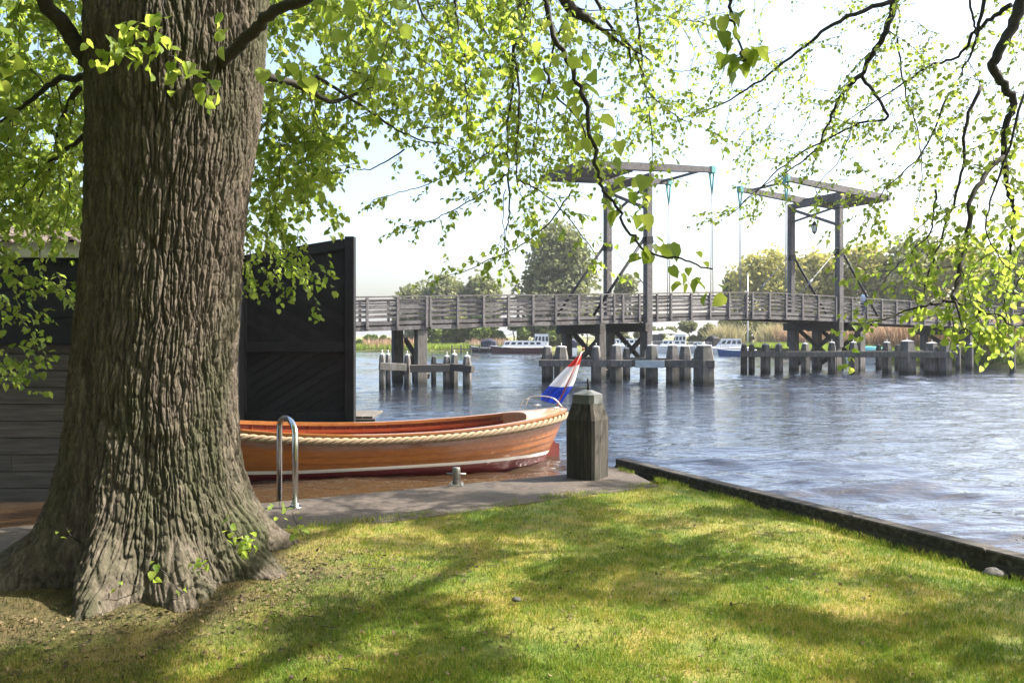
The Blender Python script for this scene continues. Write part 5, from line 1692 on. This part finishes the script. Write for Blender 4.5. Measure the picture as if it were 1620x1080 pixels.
# burls
for (a, z, amp, w) in ((-6, .92, .10, .20), (-30, 1.02, .04, .12), (-56, .72, .09, .18), (-96, .78, .07, .14), (-58, 1.72, .045, .09), (178, 4.2, .05, .15), (-20, 3.72, .035, .10), (-80, 4.55, .05, .25), (-120, 4.6, .06, .2)):
    dd = np.angle(np.exp(1j * (th - R(a)))) * .7
    fl_ += amp * np.exp(-(dd ** 2 + (zz - z) ** 2) / (w * w))
fl_ *= np.clip((8.6 - zz) / 1.5, 0, 1)
u01 = th / (2 * np.pi)
def periodic(uu): return np.mod(uu, 1.0)
warp = .009 * (vnoise(u01 * 18, zz * 1.6, 18, 1) - .5) + .008 * (vnoise(u01 * 60, zz * 6, 60, 2) - .5)
uw = periodic(u01 + warp)
def ridged(nu, sv, seed, sharp=1.0):
    n = vnoise(uw * nu, zz * sv, nu, seed)
    return (1 - np.abs(2 * n - 1)) ** sharp
low = vnoise(u01 * 9, zz * 1.2, 9, 5)
def cells(nu, sv, seed, jit=.42):
    """distance to the edge of upright plates (periodic in u), and a random height for each plate"""
    g = np.random.default_rng(seed)
    a, b = uw * nu, zz * sv + 2
    nv = int(b.max()) + 5
    JU, JV, JH = g.uniform(.5 - jit, .5 + jit, (nv, nu)), g.uniform(.5 - jit, .5 + jit, (nv, nu)), g.random((nv, nu))
    ia, ib = np.floor(a).astype(int), np.floor(b).astype(int)
    f1 = np.full(a.shape, 9.0); f2 = f1.copy(); hh = np.zeros(a.shape)
    for dv in (-1, 0, 1):
        for du in (-1, 0, 1):
            ju, jv = (ia + du) % nu, ib + dv
            d = np.hypot(ia + du + JU[jv, ju] - a, jv + JV[jv, ju] - b)
            m1 = d < f1
            f2 = np.where(m1, f1, np.minimum(f2, d)); hh = np.where(m1, JH[jv, ju], hh); f1 = np.where(m1, d, f1)
    return f2 - f1, hh
e1, h1 = cells(86, 2.3, 41)
e2, h2 = cells(140, 9.0, 42)
e3, h3 = cells(50, 1.2, 43)
sm = lambda e, w: np.clip(e / w, 0, 1) ** .7
fine = vnoise(uw * 330, zz * 60, 330, 14) - .5
mid_ = vnoise(uw * 170, zz * 24, 170, 13) - .5
rdg = ridged(90, 2.2, 11) - .5
bark = .030 * (sm(e1, .26) - 1) + .007 * (h1 - .5) + .013 * (sm(e2, .22) - 1) + .005 * (h2 - .5) + .022 * (sm(e3, .12) - 1) + .010 * rdg + .009 * mid_ + .006 * fine
nearg = np.exp(-hgt / .42)
bark = bark + nearg * .022 * ridged(210, 16.0, 61) + nearg * (.08 * (vnoise(u01 * 46, zz * 9, 46, 31) - .5) + .05 * (vnoise(u01 * 120, zz * 26, 120, 32) - .5))
rr_ = np.maximum(r0_ + fl_ + (bark + .035 * (low - .5)) * np.clip((8.6 - zz) / 2.5, .1, 1), .02)
X = cx_ + rr_ * np.cos(th); Y = 6.2 + rr_ * np.sin(th)
V = np.stack([X, Y, zz], -1).reshape(-1, 3)
i, j = np.meshgrid(np.arange(NZ - 1), np.arange(NA), indexing='ij')
j2 = (j + 1) % NA
Q = np.stack([i * NA + j, i * NA + j2, (i + 1) * NA + j2, (i + 1) * NA + j], -1).reshape(-1, 4)
np_mesh('trunk', V, quads=Q, mats=[M['bark']], parent=big, smooth=True)

T = Tree(5)
# two low limbs seen against the trunk and the heavier ones overhead
T.limb([at(150, 105, 6.0), at(128, 78, 5.9), at(104, 45, 5.8), at(70, 0, 5.6), at(20, -90, 5.2), at(-80, -200, 4.9)], .075, .04, 1.0, .7, .06, start=.55)
T.limb([at(335, 112, 6.0), at(356, 93, 5.75), at(372, 78, 5.55), at(400, 52, 5.3), at(436, 18, 5.0), at(490, -8, 4.7), at(600, -70, 4.2)], .052, .028, 1.0, .6, .06, start=.6)
T.limb([at(408, 118, 6.4), at(440, 124, 6.5), at(478, 138, 6.7), at(522, 160, 7.0), at(560, 150, 7.3)], .042, .014, 7, .6, .055, start=.3)
T.limb([at(140, 120, 6.3), at(90, 128, 6.6), at(60, 150, 6.8), at(20, 182, 7.0), at(-20, 200, 7.2)], .03, .012, 7, .55, .06, start=.2)
T.limb([at(125, 140, 6.6), at(98, 190, 7.2), at(82, 260, 7.6), at(60, 330, 7.9)], .025, .008, 7, .55, .055)
T.limb([at(132, 215, 6.6), at(95, 245, 7.0), at(65, 270, 7.2), at(30, 300, 7.4)], .022, .006, 7, .55, .055)
T.limb([at(140, -60, 6.2), at(40, -80, 7.5), at(-100, -60, 9.0)], .16, .05, 3, .7, .055)
crown_top = [at(300, -90, 6.3), at(520, -150, 6.8), at(720, -120, 7.2), at(850, -60, 7.5), at(900, 12, 7.6), at(935, 32, 7.6)]
T.limb(crown_top, .17, .035, 2.5, .7, .05, start=.4)
T.limb([at(240, -80, 6.4), at(330, -180, 8.0), at(520, -130, 9.5), at(700, -60, 10.5), at(760, 40, 11)], .17, .03, 3, .8, .05, start=.3)
T.limb([at(262, -30, 6.2), at(235, -180, 6.0), at(240, -420, 5.6), at(500, -900, 4.6)], .42, .10, 0)
T.limb([at(280, -30, 6.3), at(300, -200, 6.6), at(200, -500, 8.0), at(100, -700, 9.0)], .42, .10, 0)
# hanging boughs, centre of the picture
def H(pts, d0, d1, r0, r1, tw, tlen, lsz, **k):
    n = len(pts)
    return T.limb([at(p[0], p[1], d0 + (d1 - d0) * i / (n - 1)) for i, p in enumerate(pts)], r0, r1, tw, tlen, lsz, **k)
H([(828, -40), (818, 30), (812, 80), (809, 150), (803, 200), (804, 270), (806, 330), (803, 365)], 7.4, 7.6, .022, .006, 9, .55, .05)
H([(842, -30), (830, 40), (814, 82), (822, 140), (818, 220), (818, 292)], 7.3, 7.3, .022, .006, 9, .5, .05)
H([(716, -30), (722, 20), (729, 62), (738, 112), (737, 170), (742, 215)], 6.6, 6.7, .013, .004, 8, .5, .052)
H([(650, -30), (668, 20), (690, 52), (720, 66)], 6.4, 6.9, .012, .004, 9, .55, .052)
H([(500, 120), (540, 146), (600, 187), (650, 216), (708, 230)], 7.0, 7.4, .018, .005, 9, .5, .05)
H([(930, -30), (958, 30), (985, 62), (1010, 92), (1022, 140), (1050, 170), (1085, 192)], 8, 8.3, .02, .005, 9, .55, .048)
H([(1004, -30), (1010, 50), (1016, 110), (1026, 170), (1034, 250)], 8, 8.2, .016, .004, 9, .5, .048)
H([(905, 12), (880, 60), (868, 120), (850, 180), (842, 240), (838, 300)], 7.6, 7.8, .016, .004, 9, .5, .05)
H([(860, 100), (880, 150), (915, 190), (938, 240), (960, 280)], 7.5, 7.6, .012, .004, 9, .45, .05)
H([(806, 275), (770, 300), (735, 322), (690, 346), (645, 362)], 7.5, 7.7, .009, .003, 8, .28, .045)
H([(790, 225), (745, 262), (690, 285), (640, 302), (590, 316)], 7.5, 7.7, .008, .003, 6, .2, .045)
H([(905, 300), (870, 350), (830, 385), (795, 402), (740, 426), (695, 440)], 7.6, 7.7, .009, .003, 6, .25, .045)
H([(818, 286), (850, 300), (885, 330), (930, 385), (945, 410)], 7.4, 7.4, .009, .003, 8, .3, .048)
H([(640, 236), (600, 262), (560, 268), (520, 240)], 7.4, 7.6, .008, .003, 7, .3, .045)
H([(800, 300), (795, 340), (800, 400)], 7.6, 7.6, .005, .003, 8, .3, .045)
# near bough with big leaves that drops in front of the middle tower
P = H([(855, -20), (880, 60), (905, 110), (925, 160), (937, 215), (945, 270), (958, 305), (985, 345), (1008, 382), (1045, 405), (1085, 412), (1128, 424)], 3.5, 3.25, .013, .0035, 0, .1, .06)
for (x, y, n) in ((900, 85, 9), (870, 40, 7), (918, 120, 7), (930, 165, 5), (938, 205, 6), (945, 250, 6), (990, 330, 6), (1012, 375, 8), (1022, 388, 8), (1085, 420, 7), (1130, 430, 6), (985, 310, 4)):
    c = at(x, y, 3.35)
    for q in range(n):
        T.leaf(c + rv3(T.r, .05), Vector((T.r.gauss(0, 1), T.r.gauss(0, .6), T.r.gauss(-.5, .5))).normalized(), .062 * T.r.uniform(.7, 1.15))
# lone near spray at the top
H([(1150, -30), (1156, 10), (1160, 40), (1172, 80), (1178, 100)], 2.75, 2.7, .007, .003, 0, .1, .06)
for (x, y, n) in ((1148, 30, 5), (1165, 62, 5), (1175, 90, 5), (1160, 100, 3), (1184, 70, 3)):
    for q in range(n):
        T.leaf(at(x, y, 2.72) + rv3(T.r, .02), Vector((T.r.gauss(0, 1), T.r.gauss(0, .6), -1)).normalized(), .062)
# sprays hanging in front of the trunk
H([(255, -30), (262, 30), (264, 75), (280, 100), (315, 125), (345, 150)], 5.0, 5.05, .007, .003, 0, .1, .06)
for (x, y, n) in ((185, 60, 10), (215, 45, 9), (240, 60, 9), (170, 80, 8), (150, 70, 6), (280, 100, 8), (300, 112, 8), (325, 120, 7), (335, 150, 7), (255, 40, 8), (345, 45, 6), (225, 85, 7)):
    for q in range(n):
        T.leaf(at(x, y, 4.95) + rv3(T.r, .05), Vector((T.r.gauss(0, 1), T.r.gauss(-.3, .6), -.6)).normalized(), .075)
# big near leaves along the top edge beside the trunk
for (x, y, n) in ((500, 15, 7), (550, 12, 8), (590, 40, 5), (445, 95, 6), (470, 100, 5), (600, 108, 6), (640, 20, 5), (530, 45, 4)):
    for q in range(n):
        T.leaf(at(x, y, 3.9) + rv3(T.r, .05), Vector((T.r.gauss(0, 1), T.r.gauss(0, .6), -.8)).normalized(), .075)
# leafy mass left of, and beyond, the trunk
T.hang([(-40, -40), (150, -40), (145, 200), (140, 350), (110, 350), (60, 360), (-40, 370)], 6.8, 10.5, 250, .65, .066, sub=1, lstep=.05)
T.hang([(-30, 385), (70, 410), (110, 440), (80, 480), (70, 530), (45, 560), (30, 595), (-30, 600)], 6.0, 7.6, 30, .4, .055, ang=-.5, sub=1, lstep=.045)
T.hang([(395, -40), (580, -40), (640, 60), (590, 150), (520, 200), (530, 290), (490, 340), (440, 350), (390, 355)], 6.8, 10.0, 180, .6, .064, sub=1, lstep=.045)
T.hang([(388, 350), (480, 370), (530, 440), (520, 500), (495, 470), (450, 470), (420, 440), (388, 470)], 7.0, 8.6, 24, .4, .052, ang=-.9, sub=1, lstep=.045)
T.hang([(560, -40), (830, -40), (830, 120), (700, 200), (620, 180), (560, 120)], 6.5, 9.5, 110, .55, .056, sub=1, lstep=.05)
T.hang([(600, 150), (760, 150), (930, 120), (940, 250), (840, 280), (740, 230), (640, 220)], 7.0, 9.0, 50, .45, .047, sub=1, lstep=.05)
T.hang([(830, -40), (1130, -40), (1120, 120), (1080, 240), (930, 240), (860, 120)], 7.5, 10, 75, .5, .045, sub=1, lstep=.055)
# unseen crown overhead, filled out to dim sky light; sun gaps cut for trunk
def blocks(p):
    if math.hypot(p.x, p.y) < 4.0 and p.z < 5.4: return True       # nothing hangs where people walk round the viewpoint
    for q, w in ((Vector((-2.05, 5.9, 3.2)), 1.0), (Vector((-2.1, 5.7, 2.1)), .7), (Vector((-2.2, 5.6, 4.4)), .7), (Vector((-2.2, 5.4, .9)), .8)):
        v = p - q
        if (v - S * v.dot(S)).length < w: return True
    return False
cs = []
rr = random.Random(21)
for i in range(420):
    p = Vector((rr.uniform(-9.5, 3.0), rr.uniform(-7.0, 11.0), rr.uniform(3.6, 10.0)))
    if p.z < 4.6 and p.y > -1.5 and p.x > -4: continue
    if blocks(p): continue
    if in_frame(p, 150): continue
    cs.append(p)
T.clumps(cs, .55, 120, .09)
cs = []
for i in range(520):                                # unseen low leaf clumps added behind the viewer to block sky light
    p = Vector((rr.uniform(-10, 7.0), rr.uniform(-10, .2), rr.uniform(2.8, 9.0)))
    if in_frame(p, 200) or math.hypot(p.x, p.y) < 1.6 or math.hypot(p.x - 4.35, p.y - 1.2) < .8: continue
    if p.x > 0 and p.z > 2.4 + p.x * 1.0: continue
    if blocks(p): continue
    cs.append(p)
T.clumps(cs, .6, 110, .10)
cs = []
for i in range(420):                                # more unseen clumps added out to the left to shade the trunk
    p = Vector((rr.uniform(-13, -2.6), rr.uniform(-2.0, 9.5), rr.uniform(2.6, 9.0)))
    if in_frame(p, 90) or blocks(p) or math.hypot(p.x, p.y) < 1.6: continue
    cs.append(p)
T.clumps(cs, .6, 110, .10)
for b_ in T.bo: b_.build('bough', M['bark' if b_.thick else 'twig'], big)
skeleton(T.nodes, (-2.55, 6.2, 6.5)).build('crown_branches', M['twig'], big)
T.tw.build('twigs', M['twig'], big)
T.lv.build('foliage', M['leaf'], big)
# suckers at the foot
r8 = random.Random(8)
for (x, y, d, n) in ((385, 855, 5.45, 16), (372, 838, 5.5, 8), (400, 862, 5.4, 8), (322, 892, 5.2, 9), (440, 800, 5.9, 6), (470, 835, 5.8, 7), (462, 820, 5.85, 4), (105, 845, 5.4, 3), (200, 920, 5.15, 3), (250, 900, 5.12, 6), (275, 930, 5.1, 4)):
    T2 = Tree(8); T2.r = r8
    c = at(x, y, d)
    T2.tw.tube([c + Vector((0, .18, -.10)), c + Vector((0, .05, -.02)), c + Vector((0.01, -.02, .05))], [.004, .003, .002], 4)
    for q in range(n):
        T2.leaf(c + rv3(T2.r, .035), Vector((T2.r.gauss(0, 1), T2.r.gauss(-.5, .4), T2.r.gauss(.2, .4))).normalized(), .05 if n > 4 else .035)
    so_ = T2.tw.build('sucker', M['twig'], big)
    T2.lv.build('leaves', M['leaf'], so_)

# ------------------------------------------------------------------ the second linden, trunk out of the picture to the right
t2b = Vector((4.35, 1.2, GZ))
tr2 = thing('linden_tree', 'linden whose bare dark boughs hang in from the right edge over the water', 'tree', t2b)
mb = MB()
rings = []
for i in range(30):
    z = GZ - .1 + i * .24
    rad2 = .30 + .22 * math.exp(-(z - GZ) / .35) - .010 * i * .4
    rings.append([t2b + Vector((rad2 * (1 + .06 * mnoise.noise((math.cos(a) * 2, math.sin(a) * 2, z * .6))) * math.cos(a), rad2 * (1 + .06 * mnoise.noise((math.cos(a) * 2, math.sin(a) * 2, z * .6))) * math.sin(a), z - GZ)) for a in [2 * math.pi * k / 28 for k in range(28)]])
mb.rings(rings, smooth=True)
mb.build('trunk', M['bark'], tr2)
T = Tree(15)
root = t2b + Vector((0, 0, 5.2))
T.limb([root, Vector((3.9, 3.0, 6.6)), Vector((4.7, 4.7, 7.0)), Vector((5.3, 6.2, 6.8)), at(1625, -20, 7.2)], .13, .06)
T.limb([root, Vector((5.3, 3.0, 8.0)), Vector((5.9, 5.6, 8.6)), Vector((5.2, 7.6, 7.8)), at(1425, -20, 8.8)], .12, .045)
T.limb([root + Vector((0, 0, 1)), Vector((2.5, 2.0, 8.6)), Vector((1.0, 3.0, 9.0))], .13, .05)
T.limb([root + Vector((0, 0, 1)), Vector((5.5, 0.5, 9.0)), Vector((7.0, 0.0, 10.0))], .13, .05)
def B(pts, d0, d1, r0, r1, tw, tlen=.5, lsz=.05, **k):
    n = len(pts)
    return T.limb([at(p[0], p[1], d0 + (d1 - d0) * i / (n - 1)) for i, p in enumerate(pts)], r0, r1, tw, tlen, lsz, **k)
B([(1425, -20), (1400, 50), (1380, 85), (1362, 118), (1330, 150), (1312, 190), (1296, 232)], 8.8, 9.2, .042, .010, 5, .5, .045, wig=.009)
B([(1362, 118), (1384, 150), (1403, 186), (1360, 195), (1300, 224), (1240, 262), (1200, 300), (1150, 346)], 9.0, 9.3, .022, .004, 5, .45, .042, wig=.008)
B([(1412, 2), (1340, 28), (1290, 60), (1240, 100), (1180, 142), (1140, 166), (1085, 185)], 8.8, 9.4, .028, .005, 6, .5, .042, wig=.008)
B([(1296, 232), (1260, 262), (1200, 300), (1165, 330)], 9.2, 9.4, .012, .003, 6, .4, .042)
B([(1625, -20), (1600, 45), (1578, 92), (1570, 105), (1588, 135), (1602, 165), (1592, 200), (1588, 245), (1595, 300), (1604, 340), (1600, 390)], 7.2, 7.4, .055, .016, 3, .4, .05, wig=.009)
B([(1600, 8), (1568, 30), (1540, 55), (1515, 90), (1468, 106), (1400, 150), (1350, 185)], 7.4, 8.4, .025, .005, 5, .5, .045, wig=.009)
B([(1562, -20), (1546, 50), (1536, 88), (1517, 125)], 7.6, 7.7, .022, .006, 4, .4, .045)
B([(1530, -20), (1540, 30), (1544, 55)], 7.6, 7.6, .012, .010, 0)
B([(1552, 138), (1530, 190), (1524, 260), (1502, 340), (1478, 410), (1466, 452)], 7.2, 7.0, .018, .006, 6, .4, .05, wig=.008)
B([(1588, 248), (1556, 280), (1536, 320), (1530, 380), (1517, 440), (1506, 476)], 7.3, 6.6, .024, .018, 3, .4, .052, wig=.008)
B([(1506, 476), (1470, 480), (1440, 490), (1395, 505), (1350, 520)], 6.6, 6.5, .016, .004, 4, .3, .055, wig=.01)
B([(1506, 476), (1545, 490), (1580, 500), (1625, 530)], 6.6, 6.4, .016, .005, 9, .4, .058, wig=.01)
B([(1480, 300), (1474, 360), (1440, 400), (1400, 440)], 7.1, 7.0, .01, .003, 6, .4, .052)
B([(1420, 60), (1430, 140), (1450, 200), (1458, 280), (1440, 360)], 9.0, 9.2, .012, .003, 6, .5, .042)
B([(1350, 190), (1330, 250), (1290, 300), (1330, 330), (1385, 300)], 9.2, 9.3, .006, .003, 6, .4, .04)
B([(1500, 150), (1460, 240), (1400, 300), (1360, 360)], 8.2, 8.0, .012, .003, 7, .5, .046)
B([(1620, 150), (1580, 280), (1560, 360), (1590, 420)], 6.8, 6.5, .012, .004, 8, .5, .056)
T.hang([(1030, -40), (1640, -40), (1640, 140), (1400, 160), (1250, 180), (1100, 200), (1040, 160)], 8.0, 11.5, 62, .6, .042, ang=-2.6, sub=1, lstep=.06)
T.hang([(1090, 150), (1420, 140), (1400, 300), (1250, 320), (1150, 280), (1090, 230)], 8.8, 11.5, 40, .6, .040, ang=-2.6, sub=1, lstep=.065)
T.hang([(1420, 130), (1640, 120), (1640, 350), (1500, 340), (1420, 330)], 7.5, 9.8, 30, .55, .043, ang=-2.2, sub=1, lstep=.065)
T.hang([(1400, 360), (1640, 320), (1640, 520), (1560, 560), (1470, 530), (1420, 480), (1340, 440)], 6.2, 7.8, 32, .45, .054, ang=-2.4, sub=1, lstep=.05)
T.hang([(1480, 480), (1610, 490), (1590, 550), (1500, 548)], 6.2, 6.8, 16, .3, .055, ang=-1.2, sub=1, lstep=.045)
cs = []
for i in range(640):
    p = Vector((rr.uniform(1.5, 13.0), rr.uniform(-6.0, 13.5), rr.uniform(4.6, 12.0)))
    if blocks(p): continue
    if in_frame(p, 150): continue
    cs.append(p)
T.clumps(cs, .36, 120, .085)
for b_ in T.bo: b_.build('bough', M['bark' if b_.thick else 'twig'], tr2)
skeleton(T.nodes, root + Vector((0, 0, 1.2))).build('crown_branches', M['twig'], tr2)
T.tw.build('twigs', M['twig'], tr2)
T.lv.build('foliage', M['leaf'], tr2)

# ------------------------------------------------------------------ grass on the lawn, litter under the tree
def lawn_points(n, y0, y1, margin=0.03):
    out = []
    r = np.random.default_rng(77)
    tot = 0
    while tot < n:
        y = y0 + (y1 - y0) * r.random(200000) ** 1.25
        x = (r.random(200000) * 2 - 1) * (y * .66 + .3)
        ok = (y < LA.y + (LB.y - LA.y) * (x - LA.x) / (LB.x - LA.x) + .03)
        ok &= x < QA.x + (QB.x - QA.x) * (y - QA.y) / (QB.y - QA.y) - .07
        d = np.hypot(x + 2.9, y - 5.9)
        pr = np.clip((d - .6 - .5 * r.random(200000)) / 1.4, .16, 1)
        ok &= r.random(200000) < pr
        out.append(np.stack([x[ok], y[ok]], 1)); tot += ok.sum()
    P = np.concatenate(out)[:n]
    return P
P2 = lawn_points(230000, 3.7, 10.0)
zs = np.array([lawn_z(x, y) for x, y in P2])
keep = np.array([mnoise.noise((x * 1.4, y * 1.4, 5)) * .8 + mnoise.noise((x * 6, y * 6, 9)) * .5 + .75 for x, y in P2])
kk = rng.random(len(P2)) < np.clip(keep, .15, 1)
P3 = np.column_stack([P2[kk], zs[kk] - .004])
tag(blades('grass', P3, .038, .0021, [M['grass']], lean=.55), 'short patchy lawn grass')
# taller tufts along the edges
e = []
for i in range(5200):
    if i % 2: 
        al = rnd.uniform(0.3, 6.2); q = QA + qd * al + qn * (.085 + abs(rnd.gauss(0, .04)))
    else:
        x = rnd.uniform(-6, 1.9); q = Vector((x, on(LA, LB, x) - abs(rnd.gauss(0, .03)) + .02))
    if mnoise.noise((q.x * 2.2, q.y * 2.2, 4)) > -.12: e.append((q.x, q.y, lawn_z(q.x, q.y)))
tag(blades('edge_grass', np.array(e), .075, .002, [M['grass']], lean=.6), 'longer grass fringe along the lawn edges')
tf = []
for i in range(1000):
    x, y = P2[rng.integers(len(P2))]
    if mnoise.noise((x * 1.1, y * 1.1, 12)) < .02: continue
    k = int(rng.integers(6, 18))
    q = rng.normal(size=(k, 2)) * .022
    for a, b in q: tf.append((x + a, y + b, lawn_z(x + a, y + b) - .004))
tag(blades('grass_tufts', np.array(tf), .056, .0024, [M['grass']], lean=.65), 'longer tufts in the lawn')
# bud scales, twigs and dead leaves in the grass and on the bare earth
lit = Leaves(); r = random.Random(4)
for i in range(6600):
    if i < 4300:
        a = r.uniform(math.pi * .85, math.pi * 2.15); q = .75 + abs(r.gauss(0, .75)) + .2
        x, y = -2.9 + q * math.cos(a) * 1.25, 5.95 + q * math.sin(a)
    else:
        y = r.uniform(3.9, 9); x = r.uniform(-.6 * y, .5 * y)
        if y > on(LA, LB, x) - .05 or x > QA.x + (QB.x - QA.x) * (y - QA.y) / (QB.y - QA.y) - .2: continue
    lit.add((x, y, lawn_z(x, y) + r.uniform(.002, .022)), (r.gauss(0, 1), r.gauss(0, 1), r.gauss(0, .25)), Vector((r.gauss(0, .35), r.gauss(0, .35), 1)), r.choice((.008, .012, .012, .018, .028)))
M['litter'] = leafmat('dry_litter', (0.04, 0.028, 0.018), (0.22, 0.16, 0.085), ((.08, .05, .03), (.2, .15, .08)), .15, rough=.85)
o = lit.build('leaf_litter', M['litter'], None); tag(o, 'dry brown litter under the big linden', kind='stuff')
mb = MB()
for i in range(90):
    a = r.uniform(math.pi * .9, math.pi * 2.1); q = 1.0 + abs(r.gauss(0, 1.1))
    x, y = -2.6 + q * math.cos(a) * 1.4, 5.9 + q * math.sin(a)
    if y < 3.6 or y > on(LA, LB, x) - .1: continue
    b = r.uniform(0, 6.3); l = r.uniform(.04, .16); z = lawn_z(x, y) + .015
    mb.tube([(x, y, z), (x + l * .5 * math.cos(b), y + l * .5 * math.sin(b), z + r.uniform(0, .012)), (x + l * math.cos(b + .3), y + l * math.sin(b + .3), z)], .0028, 4)
tag(mb.build('fallen_twigs', M['twig']), 'small fallen twigs in the grass', kind='stuff')


# ------------------------------------------------------------------ the air over the river
m = bpy.data.materials.new('haze'); m.use_nodes = True
t = m.node_tree
for n in list(t.nodes): t.nodes.remove(n)
hv = t.nodes.new('ShaderNodeVolumePrincipled'); ho = t.nodes.new('ShaderNodeOutputMaterial')
hv.inputs['Color'].default_value = (0.92, 0.95, 1.0, 1); hv.inputs['Density'].default_value = 0.0003; hv.inputs['Anisotropy'].default_value = 0.2
t.links.new(hv.outputs[0], ho.inputs['Volume'])
mb = MB(); mb.box((0, 800, 14), (6200, 0, 0), (0, 1200, 0), (0, 0, 15.5))
tag(mb.build('haze', m), kind='stuff')
